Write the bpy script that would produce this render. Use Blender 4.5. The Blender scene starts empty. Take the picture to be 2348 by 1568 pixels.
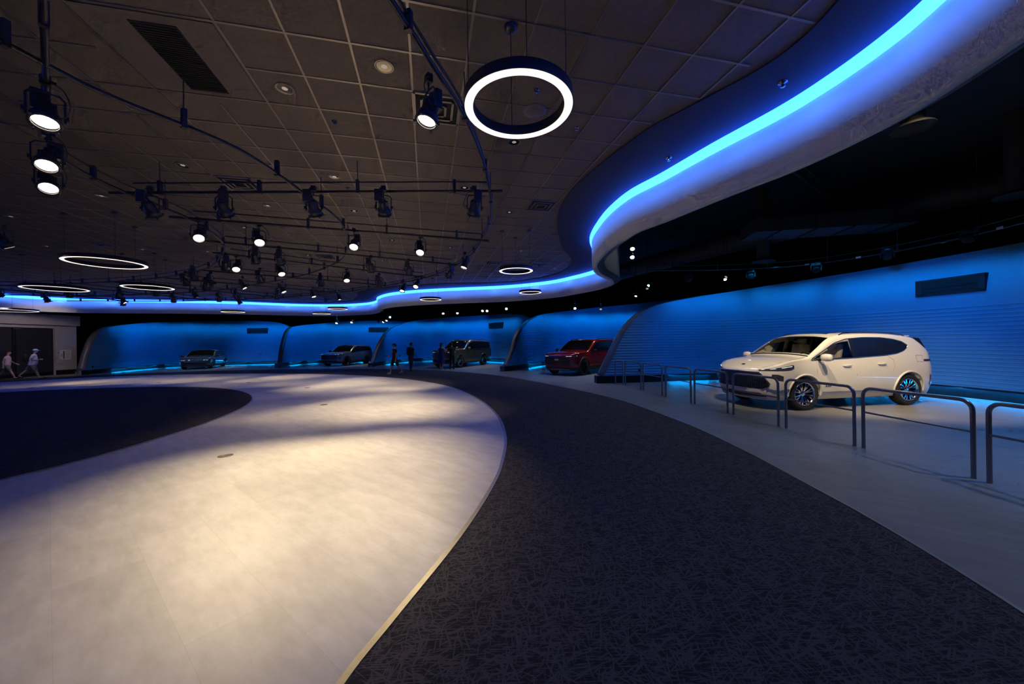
import bpy, bmesh, math, random
from mathutils import Vector, Matrix, Euler
from mathutils.geometry import tessellate_polygon
random.seed(7)
PI = math.pi
SC = bpy.context.scene
COL = SC.collection

# ------------------------------------------------------------------ materials
def mat(name, col, rough=.5, metal=0., noise=0., nscale=8., emis=None, estr=0., trans=0., coat=0., spec=None, bump=0., bscale=60.):
    m = bpy.data.materials.new(name); m.use_nodes = True
    nt = m.node_tree; b = nt.nodes['Principled BSDF']
    b.inputs['Base Color'].default_value = (*col, 1)
    b.inputs['Roughness'].default_value = rough
    b.inputs['Metallic'].default_value = metal
    if spec is not None: b.inputs['Specular IOR Level'].default_value = spec
    if coat: b.inputs['Coat Weight'].default_value = coat; b.inputs['Coat Roughness'].default_value = .04
    if trans: b.inputs['Transmission Weight'].default_value = trans
    if emis:
        b.inputs['Emission Color'].default_value = (*emis, 1); b.inputs['Emission Strength'].default_value = estr
    if noise or bump:
        tc = nt.nodes.new('ShaderNodeTexCoord')
        n = nt.nodes.new('ShaderNodeTexNoise'); n.inputs['Scale'].default_value = nscale; n.inputs['Detail'].default_value = 3
        nt.links.new(tc.outputs['Object'], n.inputs['Vector'])
        if noise:
            r = nt.nodes.new('ShaderNodeValToRGB')
            r.color_ramp.elements[0].position = .3; r.color_ramp.elements[1].position = .7
            r.color_ramp.elements[0].color = (*[c*(1-noise) for c in col], 1)
            r.color_ramp.elements[1].color = (*[min(1, c*(1+noise)) for c in col], 1)
            nt.links.new(n.outputs['Fac'], r.inputs['Fac']); nt.links.new(r.outputs['Color'], b.inputs['Base Color'])
        if bump:
            n2 = nt.nodes.new('ShaderNodeTexNoise'); n2.inputs['Scale'].default_value = bscale
            nt.links.new(tc.outputs['Object'], n2.inputs['Vector'])
            bp = nt.nodes.new('ShaderNodeBump'); bp.inputs['Strength'].default_value = bump; bp.inputs['Distance'].default_value = .01
            nt.links.new(n2.outputs['Fac'], bp.inputs['Height']); nt.links.new(bp.outputs['Normal'], b.inputs['Normal'])
    return m

class NT:
    def __init__(s, m): s.nt = m.node_tree; s.b = s.nt.nodes['Principled BSDF']
    def n(s, t, **k):
        x = s.nt.nodes.new(t)
        for a, v in k.items():
            if a.startswith('_'): x.inputs[int(a[1:])].default_value = v
            else: setattr(x, a, v)
        return x
    def l(s, a, b): s.nt.links.new(a, b)

def floor_material(name='pale_vinyl_planks', k=1.):
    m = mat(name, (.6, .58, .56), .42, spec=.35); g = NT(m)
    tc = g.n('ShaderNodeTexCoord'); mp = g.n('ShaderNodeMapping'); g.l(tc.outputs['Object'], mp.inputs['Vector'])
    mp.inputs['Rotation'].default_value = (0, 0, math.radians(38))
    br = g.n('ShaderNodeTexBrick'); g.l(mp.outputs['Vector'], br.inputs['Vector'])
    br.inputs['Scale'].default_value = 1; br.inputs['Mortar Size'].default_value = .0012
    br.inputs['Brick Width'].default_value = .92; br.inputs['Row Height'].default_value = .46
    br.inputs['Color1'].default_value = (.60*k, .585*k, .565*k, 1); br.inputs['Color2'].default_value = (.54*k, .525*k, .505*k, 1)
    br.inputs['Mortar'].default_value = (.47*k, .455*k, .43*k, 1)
    mp2 = g.n('ShaderNodeMapping'); g.l(mp.outputs['Vector'], mp2.inputs['Vector']); mp2.inputs['Scale'].default_value = (2.2, 6, 1)
    n1 = g.n('ShaderNodeTexNoise'); n1.inputs['Scale'].default_value = 1.1; n1.inputs['Detail'].default_value = 8; n1.inputs['Roughness'].default_value = .65
    g.l(mp2.outputs['Vector'], n1.inputs['Vector'])
    rp = g.n('ShaderNodeValToRGB'); rp.color_ramp.elements[0].position = .3; rp.color_ramp.elements[1].position = .72
    rp.color_ramp.elements[0].color = (.80, .79, .77, 1); rp.color_ramp.elements[1].color = (1.1, 1.1, 1.1, 1)
    g.l(n1.outputs['Fac'], rp.inputs['Fac'])
    mx = g.n('ShaderNodeMix', data_type='RGBA', blend_type='MULTIPLY'); mx.inputs[0].default_value = 1
    g.l(br.outputs['Color'], mx.inputs[6]); g.l(rp.outputs['Color'], mx.inputs[7])
    g.l(mx.outputs[2], g.b.inputs['Base Color'])
    return m

def carpet_material():
    m = mat('charcoal_carpet', (.03, .03, .035), .95, spec=.1); g = NT(m)
    tc = g.n('ShaderNodeTexCoord')
    acc = None
    for k, (a, sc, th) in enumerate([(4, 7, .57), (38, 5, .60), (74, 5, .60), (112, 5, .60), (150, 6, .60), (92, 5, .61), (21, 5, .61), (0, 9, .58)]):
        mp = g.n('ShaderNodeMapping'); g.l(tc.outputs['Object'], mp.inputs['Vector'])
        mp.vector_type = 'TEXTURE'; mp.inputs['Rotation'].default_value = (0, 0, math.radians(a)); mp.inputs['Scale'].default_value = (1/.9, 1/9, 1)
        mp.inputs['Location'].default_value = (k*3.1, k*7.7, 0)
        n = g.n('ShaderNodeTexNoise'); n.inputs['Scale'].default_value = sc*1.15; n.inputs['Detail'].default_value = 1
        g.l(mp.outputs['Vector'], n.inputs['Vector'])
        r = g.n('ShaderNodeMapRange'); r.inputs[1].default_value = th; r.inputs[2].default_value = th+.05
        g.l(n.outputs['Fac'], r.inputs[0])
        if acc is None: acc = r.outputs[0]
        else:
            mx = g.n('ShaderNodeMath', operation='MAXIMUM'); g.l(acc, mx.inputs[0]); g.l(r.outputs[0], mx.inputs[1]); acc = mx.outputs[0]
    rp = g.n('ShaderNodeValToRGB')
    rp.color_ramp.elements[0].color = (.030, .028, .029, 1); rp.color_ramp.elements[1].color = (.085, .078, .078, 1)
    g.l(acc, rp.inputs['Fac']); g.l(rp.outputs['Color'], g.b.inputs['Base Color'])
    return m

M = {}
def mk():
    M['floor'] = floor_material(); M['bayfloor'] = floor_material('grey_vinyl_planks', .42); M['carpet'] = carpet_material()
    M['bronze'] = mat('brushed_edge_metal', (.36, .33, .27), .38, .75, .08, 20)
    M['tile'] = mat('dark_ceiling_tile', (.17, .137, .115), .62, 0, .12, 30, bump=.25, bscale=240)
    M['tbar'] = mat('ceiling_grid_paint', (.36, .31, .26), .38, .75)
    M['drywall'] = mat('dark_drywall', (.028, .030, .036), .75, 0, .05, 4)
    M['fascia'] = mat('pale_fascia_paint', (.76, .79, .86), .6, 0, .02, 3)
    M['black'] = mat('black_paint', (.012, .012, .014), .8, 0, .1, 3)
    M['duct'] = mat('dark_duct_metal', (.05, .05, .055), .55, .3, .1, 6)
    M['duct2'] = mat('blue_black_duct', (.05, .05, .055), .5, .4, .1, 6)
    M['wallp'] = mat('ribbed_wall_paint', (.09, .33, .56), .55, 0, .04, 2)
    M['fin'] = mat('wall_nose_grey', (.15, .145, .15), .45, .2, .05, 5)
    M['kick'] = mat('dark_kick_board', (.010, .010, .014), .7, spec=.2)
    M['grille'] = mat('dark_wall_grille', (.012, .014, .026), .6)
    M['lwall'] = mat('grey_painted_wall', (.50, .47, .50), .7, 0, .03, 3)
    M['door'] = mat('near_black_door', (.022, .022, .03), .55)
    M['fixb'] = mat('black_fixture_metal', (.05, .05, .058), .38, .35, .15, 12)
    M['pipe'] = mat('black_pipe_metal', (.05, .048, .05), .35, .5, .1, 10)
    M['steel'] = mat('satin_rail_steel', (.28, .27, .30), .28, .85, .06, 30)
    M['lens'] = mat('warm_lit_lens', (1, .9, .75), .3, emis=(1, .86, .66), estr=14)
    M['lensd'] = mat('dim_lens', (.6, .5, .4), .2, emis=(1, .8, .55), estr=.35)
    M['lensb'] = mat('blue_lit_lens', (.5, .8, 1), .3, emis=(.25, .7, 1), estr=9)
    M['ringd'] = mat('ring_diffuser', (1, .95, .88), .4, emis=(1, .86, .76), estr=1.25)
    M['ringb'] = mat('ring_body_black', (.05, .055, .07), .35, .4)
    M['led'] = mat('blue_led_strip', (.3, .7, 1), .4, emis=(.0145, .09, 1.0), estr=11)
    M['white'] = mat('white_label', (.8, .8, .8), .6)
    M['chrome'] = mat('chrome', (.75, .75, .78), .12, 1)
    M['dchrome'] = mat('dark_chrome', (.2, .2, .22), .2, 1)
    M['rubber'] = mat('tyre_rubber', (.018, .018, .019), .75, 0, .2, 30)
    M['trimb'] = mat('gloss_black_trim', (.01, .01, .012), .15)
    M['cladb'] = mat('matt_black_cladding', (.02, .02, .022), .6)
    M['well'] = mat('wheel_well_black', (.008, .008, .008), .9)
    M['tint'] = mat('tinted_glass', (.006, .008, .012), .04, 0, spec=.6)
    M['seat'] = mat('cream_leather', (.62, .56, .45), .5, 0, .05, 6)
    M['refl'] = mat('downlight_reflector', (.28, .25, .22), .16, 1)
    M['refle'] = mat('downlight_glow', (.8, .7, .6), .3, emis=(1, .8, .65), estr=.25)
    M['red'] = mat('red_lamp', (.25, .01, .01), .2)
    # see-through car glass: mostly clear with a sharp sheen
    m = bpy.data.materials.new('clear_glass'); m.use_nodes = True; nt = m.node_tree
    for n in list(nt.nodes):
        if n.type == 'BSDF_PRINCIPLED': nt.nodes.remove(n)
    out = [n for n in nt.nodes if n.type == 'OUTPUT_MATERIAL'][0]
    t = nt.nodes.new('ShaderNodeBsdfTransparent'); t.inputs[0].default_value = (.88, .92, .90, 1)
    gl = nt.nodes.new('ShaderNodeBsdfGlossy'); gl.inputs['Roughness'].default_value = .03
    fr = nt.nodes.new('ShaderNodeFresnel'); fr.inputs[0].default_value = 1.45
    mx = nt.nodes.new('ShaderNodeMixShader'); nt.links.new(fr.outputs[0], mx.inputs[0])
    nt.links.new(t.outputs[0], mx.inputs[1]); nt.links.new(gl.outputs[0], mx.inputs[2]); nt.links.new(mx.outputs[0], out.inputs[0])
    M['clear'] = m
mk()
def paint(name, col, metal=0., rough=.3): return mat(name, col, rough, metal, coat=1.)

# ------------------------------------------------------------------ helpers
def tag(o, label=None, cat=None, group=None, kind=None):
    if label: o['label'] = label
    if cat: o['category'] = cat
    if group: o['group'] = group
    if kind: o['kind'] = kind
    return o
def empty(name, loc=(0, 0, 0), rz=0.):
    o = bpy.data.objects.new(name, None); COL.objects.link(o); o.location = loc; o.rotation_euler = (0, 0, rz)
    o.empty_display_size = .1; return o
class MB:
    def __init__(s): s.v = []; s.f = []; s.mi = []; s.sm = []
    def add(s, v, f, mi=0, sm=False):
        b = len(s.v); s.v += [tuple(p) for p in v]
        for q in f: s.f.append([i+b for i in q]); s.mi.append(mi); s.sm.append(sm)
        return s
    def box(s, c, d, R=None, mi=0, bev=0):
        x, y, z = d[0]/2, d[1]/2, d[2]/2
        if bev:
            b = bev
            vs = []
            for sz in (-1, 1):
                for (px, py) in ((x-b, y), (x, y-b), (x, -y+b), (x-b, -y), (-x+b, -y), (-x, -y+b), (-x, y-b), (-x+b, y)):
                    vs.append((px, py, sz*z))
            f = [tuple(range(8))[::-1], tuple(range(8, 16))]+[(i, (i+1) % 8, 8+(i+1) % 8, 8+i) for i in range(8)]
            f = [tuple(reversed(q)) if len(q) == 4 else q for q in f]
        else:
            vs = [(-x, -y, -z), (x, -y, -z), (x, y, -z), (-x, y, -z), (-x, -y, z), (x, -y, z), (x, y, z), (-x, y, z)]
            f = [(0, 3, 2, 1), (4, 5, 6, 7), (0, 1, 5, 4), (1, 2, 6, 5), (2, 3, 7, 6), (3, 0, 4, 7)]
        c = Vector(c)
        vs = [(R @ Vector(p) if R else Vector(p))+c for p in vs]
        return s.add(vs, f, mi)
    def tube(s, pts, r, n=8, mi=0, caps=True, closed=False):
        pts = [Vector(p) for p in pts]; N = len(pts)
        if not hasattr(r, '__len__'): r = [r]*N
        rings = []; up = None
        for i, p in enumerate(pts):
            a = pts[i-1] if (i or closed) else pts[i]; b = pts[(i+1) % N] if (i < N-1 or closed) else pts[i]
            t = (b-a).normalized()
            if up is None:
                up = Vector((0, 0, 1)) if abs(t.z) < .9 else Vector((1, 0, 0))
            u = (up-t*up.dot(t))
            if u.length < 1e-4: u = t.orthogonal()
            u.normalize(); up = u; w = t.cross(u)
            rings.append([p+(u*math.cos(2*PI*k/n)+w*math.sin(2*PI*k/n))*r[i] for k in range(n)])
        vs = [q for R_ in rings for q in R_]; f = []
        for i in range(N if closed else N-1):
            j = (i+1) % N
            for k in range(n): f.append((i*n+k, j*n+k, j*n+(k+1) % n, i*n+(k+1) % n)[::-1])
        s.add(vs, f, mi, True)
        if caps and not closed:
            s.add(rings[0], [tuple(range(n))], mi); s.add(rings[-1], [tuple(range(n))[::-1]], mi)
        return s
    def lathe(s, prof, n=24, mi=0, R=None, c=(0, 0, 0), closed=False, sm=True):
        # prof: (radius, z) about local z
        c = Vector(c); vs = []; L = len(prof)
        for k in range(n):
            a = 2*PI*k/n
            for r, z in prof:
                p = Vector((r*math.cos(a), r*math.sin(a), z)); vs.append((R @ p if R else p)+c)
        f = []
        for k in range(n):
            j = (k+1) % n
            for i in range(L if closed else L-1):
                i2 = (i+1) % L
                f.append((k*L+i, j*L+i, j*L+i2, k*L+i2))
        return s.add(vs, f, mi, sm)
    def poly(s, pts, z, mi=0, flip=False):
        P = [Vector((p[0], p[1], z)) for p in pts]
        tr = tessellate_polygon([P]); f = []
        for t in tr:
            a, b, c = [P[i] for i in t]; nz = (b-a).cross(c-a).z
            up = nz > 0
            f.append(tuple(t) if up != flip else tuple(t)[::-1])
        return s.add(P, f, mi)
    def build(s, name, mats, parent=None, loc=None):
        me = bpy.data.meshes.new(name); me.from_pydata([tuple(v) for v in s.v], [], s.f)
        if not isinstance(mats, (list, tuple)): mats = [mats]
        for m in mats: me.materials.append(m)
        me.polygons.foreach_set('material_index', s.mi); me.polygons.foreach_set('use_smooth', s.sm)
        me.update()
        o = bpy.data.objects.new(name, me); COL.objects.link(o)
        if parent: o.parent = parent
        if loc: o.location = loc
        return o
def catmull(pts, n=10, closed=False):
    P = [Vector(p) for p in pts]
    if closed: P = [P[-1]]+P+[P[0], P[1]]
    else: P = [2*P[0]-P[1]]+P+[2*P[-1]-P[-2]]
    o = []
    for i in range(1, len(P)-2):
        for k in range(n):
            t = k/n
            o.append(.5*((2*P[i])+(-P[i-1]+P[i+1])*t+(2*P[i-1]-5*P[i]+4*P[i+1]-P[i+2])*t*t+(-P[i-1]+3*P[i]-3*P[i+1]+P[i+2])*t**3))
    if not closed: o.append(P[-2])
    return o
def lerp_tab(tab, x):
    if x <= tab[0][0]: return tab[0][1]
    for (a, fa), (b, fb) in zip(tab, tab[1:]):
        if x <= b: return fa+(fb-fa)*(x-a)/(b-a)
    return tab[-1][1]
def smooth_tab(tab, x):
    # monotone cubic (pchip-like) interpolation
    n = len(tab)
    if x <= tab[0][0]: return tab[0][1]
    if x >= tab[-1][0]: return tab[-1][1]
    h = [tab[i+1][0]-tab[i][0] for i in range(n-1)]; d = [(tab[i+1][1]-tab[i][1])/h[i] for i in range(n-1)]
    m = [d[0]]+[0 if d[i-1]*d[i] <= 0 else 2*d[i-1]*d[i]/(d[i-1]+d[i]) for i in range(1, n-1)]+[d[-1]]
    for i in range(n-1):
        if x <= tab[i+1][0]:
            t = (x-tab[i][0])/h[i]
            return ((2*t**3-3*t*t+1)*tab[i][1]+(t**3-2*t*t+t)*h[i]*m[i]+(-2*t**3+3*t*t)*tab[i+1][1]+(t**3-t*t)*h[i]*m[i+1])
def inside(pt, poly):
    x, y = pt; c = False; n = len(poly)
    for i in range(n):
        x1, y1 = poly[i][0], poly[i][1]; x2, y2 = poly[i-1][0], poly[i-1][1]
        if (y1 > y) != (y2 > y) and x < (x2-x1)*(y-y1)/(y2-y1)+x1: c = not c
    return c
def offset_curve(P, d):
    o = []
    for i, p in enumerate(P):
        a = P[max(0, i-1)]; b = P[min(len(P)-1, i+1)]
        t = (b-a); t.z = 0; t.normalize(); o.append(p+Vector((-t.y, t.x, 0))*d)
    return o
def lamp(kind, name, loc, col, power, aim=None, parent=None, **k):
    L = bpy.data.lights.new(name, kind); L.color = col; L.energy = power
    for a, v in k.items(): setattr(L, a, v)
    o = bpy.data.objects.new(name, L); COL.objects.link(o); o.location = loc
    if aim is not None:
        o.rotation_euler = (Vector(aim)-Vector(loc)).to_track_quat('-Z', 'Y').to_euler()
    return o

# ------------------------------------------------------------------ camera
cam = bpy.data.cameras.new('camera'); co = bpy.data.objects.new('camera', cam); COL.objects.link(co); SC.camera = co
cam.sensor_width = 36; cam.lens = 36*832/2348; cam.clip_start = .05; cam.clip_end = 200
r_ = -.0156; cr, sr = math.cos(r_), math.sin(r_)
co.matrix_world = Matrix(((cr, -sr, 0, 0), (0, 0, -1, 0), (sr, cr, 0, 1.7), (0, 0, 0, 1)))
SC.view_settings.view_transform = 'Standard'; SC.view_settings.look = 'None'
SC.cycles.use_adaptive_sampling = True; SC.cycles.adaptive_threshold = .09; SC.cycles.adaptive_min_samples = 12; SC.cycles.max_bounces = 6; SC.cycles.diffuse_bounces = 3; SC.cycles.glossy_bounces = 3; SC.cycles.transmission_bounces = 3; SC.cycles.transparent_max_bounces = 8; SC.cycles.caustics_reflective = False; SC.cycles.caustics_refractive = False
SC.view_settings.gamma = 1; SC.view_settings.exposure = 0; SC.view_settings.use_curve_mapping = False
w = bpy.data.worlds.new('world'); SC.world = w; w.use_nodes = True
w.node_tree.nodes['Background'].inputs[0].default_value = (.01, .02, .05, 1); w.node_tree.nodes['Background'].inputs[1].default_value = .3

# ------------------------------------------------------------------ floor
def struct(o): o['kind'] = 'structure'; return o
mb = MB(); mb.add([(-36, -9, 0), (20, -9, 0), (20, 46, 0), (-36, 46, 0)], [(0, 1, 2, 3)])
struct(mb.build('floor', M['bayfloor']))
light_outer = [(-1.15, .3), (-.97, 1.2), (-.883, 1.818), (-.764, 2.239), (-.496, 3.15), (-.293, 4.098), (-.172, 5.041), (-.145, 6.556), (-.372, 8.447), (-.981, 10.729), (-2.005, 13.274), (-3.4, 15.5), (-6.021, 18.2), (-9.757, 20.545), (-14.6, 22.1), (-18.3, 22.5), (-22, 22.35), (-24.9, 21.2), (-26.9, 18.9), (-28, 15.5)]
carpet_outer = [(1.6, -1.4), (2.5, .6), (2.95, 1.75), (3.1, 2.25), (3.22, 2.8), (3.33, 3.5), (3.4, 4.3), (3.49, 5.433), (3.50, 6.95), (3.37, 8.357), (3.05, 10.256), (2.35, 12.3), (1.113, 15.051), (-.512, 18.123), (-2.9, 21.0), (-6.025, 23.35), (-9, 24.7), (-13.5, 25.7), (-18.0, 25.75), (-21.6, 25.3), (-24, 24.4), (-26.6, 23.1), (-29, 21.9), (-30.4, 20.5), (-30.4, 15.5)]
island = [(-7.4, 1.5), (-6.95, 3.2), (-6.68, 4.736), (-6.57, 5.338), (-6.57, 6.222), (-6.75, 7.7), (-7.1, 9.0), (-7.6, 10.3), (-8.4, 11.7), (-9.55, 13.05), (-11.2, 14.35), (-13.3, 15.3), (-15.6, 15.65), (-18.1, 15.35), (-20.5, 14.4), (-22.5, 12), (-22.5, 6), (-18, 1.5)]
A = [(p.x, p.y) for p in catmull([(*p, 0) for p in light_outer], 10)]
B = [(p.x, p.y) for p in catmull([(*p, 0) for p in carpet_outer], 10)]
mb = MB(); mb.poly(B+A[::-1], .004)
struct(mb.build('floor', M['carpet']))
mb = MB(); mb.poly(A+[(-30, 8), (-24, -3), (-8, -5), (-1.5, -2)], .003); struct(mb.build('floor', M['floor']))
I = [(p.x, p.y) for p in catmull([(*p, 0) for p in island], 10, True)]
mb = MB(); mb.poly(I, .004); struct(mb.build('floor', M['carpet']))
def edging(P, w, name, z=.012, closed=False):
    c = [Vector((p[0], p[1], 0)) for p in P]
    if closed: c = c+[c[0]]
    a = offset_curve(c, w/2); b = offset_curve(c, -w/2); mb = MB(); n = len(c)
    vs = []
    for i in range(n): vs += [(a[i].x, a[i].y, .001), (a[i].x, a[i].y, z), (b[i].x, b[i].y, z*.8), (b[i].x, b[i].y, .001)]
    f = []
    for i in range(n-1):
        for k in range(3): f.append((i*4+k, i*4+4+k, i*4+5+k, i*4+k+1))
    mb.add(vs, f); o = mb.build(name, M['bronze']); return struct(o)
edging([(p[0], p[1]) for p in A], .042, 'trim_1'); edging(I, .035, 'trim_2', closed=True)
edging([(p[0], p[1]) for p in B], .03, 'trim_3', .01)

# ------------------------------------------------------------------ ceiling + fascia with the blue LED line
CZ = 4.85
strip = [(.9, -2.2), (2.2, -.4), (3.2, 1.2), (3.72, 2.45), (3.9, 3.3), (3.93, 3.75), (3.86, 4.3), (3.69, 4.9), (3.28, 5.8), (2.88, 6.8), (2.52, 7.6), (2.35, 8.6), (2.33, 9.6), (2.38, 10.5), (2.54, 11.3), (2.95, 12.4), (3.65, 13.6), (3.98, 14.8), (3.72, 16.0), (3.0, 17.4), (1.9, 18.8), (-.3, 20.0), (-3.0, 20.55), (-5.4, 21.15), (-7.4, 22.25), (-8.8, 24.0), (-9.6, 25.9), (-10.9, 27.3), (-12.9, 28.0), (-15, 27.85), (-16.8, 27.05), (-19.2, 25.4), (-22.5, 24.05), (-25.6, 23.2), (-26.9, 22.6), (-27.9, 21.5), (-28.3, 19.8), (-28, 15), (-25, 6), (-20, -2), (-12, -6.5), (-4, -6.0), (-.4, -3.8)]
S = catmull([(*p, 0) for p in strip], 8)
tb = [(.2, -2), (1.3, -.4), (2.2, 1.0), (2.8, 2.2), (3.08, 3.3), (3.02, 4.05), (2.55, 4.75), (2.13, 5.3), (1.88, 5.8), (1.62, 6.45), (1.3, 7.5), (1.18, 8.7), (1.3, 10.0), (1.75, 12.2), (2.4, 14.3), (2.2, 16.6), (.9, 18.3), (-.6, 19.0), (-3.7, 19.2), (-6.6, 19.9), (-9, 21.6), (-10.3, 24.2), (-12, 26.3), (-14.8, 26.6), (-17.4, 25.2), (-20, 23.9), (-24.4, 22.2), (-26.2, 20.8), (-26.6, 15), (-23.6, 6.5), (-19, -1.2), (-12, -5.2), (-4.5, -4.8), (-.9, -3.3)]
T = catmull([(*p, 0) for p in tb], 8)
mb = MB(); mb.poly([(p.x, p.y) for p in T], CZ, flip=True); ceil = struct(mb.build('ceiling', M['tile']))
Tp = [(p.x, p.y) for p in T]
# drywall margin (12 mm lower than the tiles)
mb = MB(); Sp = [(p.x, p.y) for p in S]
mb.poly(Sp+Tp[::-1], CZ-.02, flip=True)
n = len(T); vs = []; f = []
for p in T: vs += [(p.x, p.y, CZ-.02), (p.x, p.y, CZ+.01)]
for i in range(n-1): f.append((2*i, 2*i+1, 2*i+3, 2*i+2))
mb.add(vs, f); struct(mb.build('ceiling', M['drywall']))
# suspended-ceiling bars, clipped to the tiled field
ga = .22856; ca, sa = math.cos(ga), math.sin(ga); gs = .6096; gox, goy = -2.833, 3.510
def gp(i, j): return (gox+gs*(i*ca-j*sa), goy+gs*(i*sa+j*ca))
SKIP = {(-3, -1), (-3, 0), (-3, 1), (-2, -1), (-2, 0), (-2, 1), (-1, -1), (-1, 0), (-1, 1)}
def bars():
    mb = MB(); h = .012
    for fam in (0, 1):
        for a in range(-60, 60):
            run = None
            for b in range(-240, 241):
                q = b/4
                i, j = (a, q) if fam == 0 else (q, a)
                p = gp(i, j); ok = -30 < p[0] < 5 and -3 < p[1] < 28 and inside(p, Tp)
                if ok and fam == 0 and a in (-1,) and -.01 < j-0 < 2.01: ok = False
                if ok and fam == 1 and a == 1 and -2.01 < i < -.01: ok = False
                if ok and run is None: run = p
                if not ok and run is not None:
                    pe = last; d = Vector((pe[0]-run[0], pe[1]-run[1], 0))
                    if d.length > .1:
                        ang = math.atan2(d.y, d.x)
                        mb.box(((run[0]+pe[0])/2, (run[1]+pe[1])/2, CZ-.003-(.001 if fam else 0)), (d.length, .024, .008), Matrix.Rotation(ang, 3, 'Z'))
                    run = None
                last = p
    return mb
struct(bars().build('trim_4', M['tbar']))
# fascia band
FB = 3.94; FT = 4.66
def band(P, offs, name, m, close_ends=False):
    # offs: list of (offset outward(+ = away from the hall), z)
    mb = MB(); cs = [offset_curve(P, -o) for o, z in offs]; n = len(P); k = len(offs); vs = []
    for i in range(n):
        for c, (o, z) in zip(cs, offs): vs.append((c[i].x, c[i].y, z))
    f = [(i*k+j, (i+1)*k+j, (i+1)*k+j+1, i*k+j+1) for i in range(n-1) for j in range(k-1)]
    mb.add(vs, f, 0, True); return mb.build(name, m)
# orientation: strip runs right side then away, so "left" normal points into the hall
struct(band(S, [(.02, FT+.02), (.0, FT), (0.0, FB), (.15, FB), (.155, FB+.03), (.155, FT)], 'trim_5', M['fascia']))
o = band(S, [(.155, FB+.03), (.36, FB+.10), (.37, FB+.16), (.37, 7.0)], 'wall_bulkhead', mat('teal_black_return', (.07, .08, .09), .6)); struct(o)
led = band(S, [(.02, FT+.002), (-.045, FT+.012), (-.06, FT+.06), (-.06, CZ-.06), (-.045, CZ-.03), (.02, CZ-.021)], 'led_strip', M['led'])
tag(led, 'glowing cyan blue LED line following the curved ceiling edge above the pale fascia', 'light strip')

# ------------------------------------------------------------------ shell
mb = MB(); z1 = 7.0
mb.add([(-36, 46, 0), (20, 46, 0), (20, 46, z1), (-36, 46, z1)], [(0, 1, 2, 3)]); struct(mb.build('wall_back', M['black']))
mb = MB(); mb.add([(20, 46, 0), (20, -9, 0), (20, -9, z1), (20, 46, z1)], [(0, 1, 2, 3)]); struct(mb.build('wall_right', M['black']))
mb = MB(); mb.add([(-36, -9, 0), (-36, 46, 0), (-36, 46, z1), (-36, -9, z1)], [(0, 1, 2, 3)]); struct(mb.build('wall_left', M['black']))
mb = MB(); mb.add([(20, -9, 0), (-36, -9, 0), (-36, -9, z1), (20, -9, z1)], [(0, 1, 2, 3)]); struct(mb.build('wall_front', M['black']))
mb = MB(); mb.add([(-36, -9, z1), (-36, 46, z1), (20, 46, z1), (20, -9, z1)], [(0, 1, 2, 3)]); struct(mb.build('ceiling', M['black']))

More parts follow.
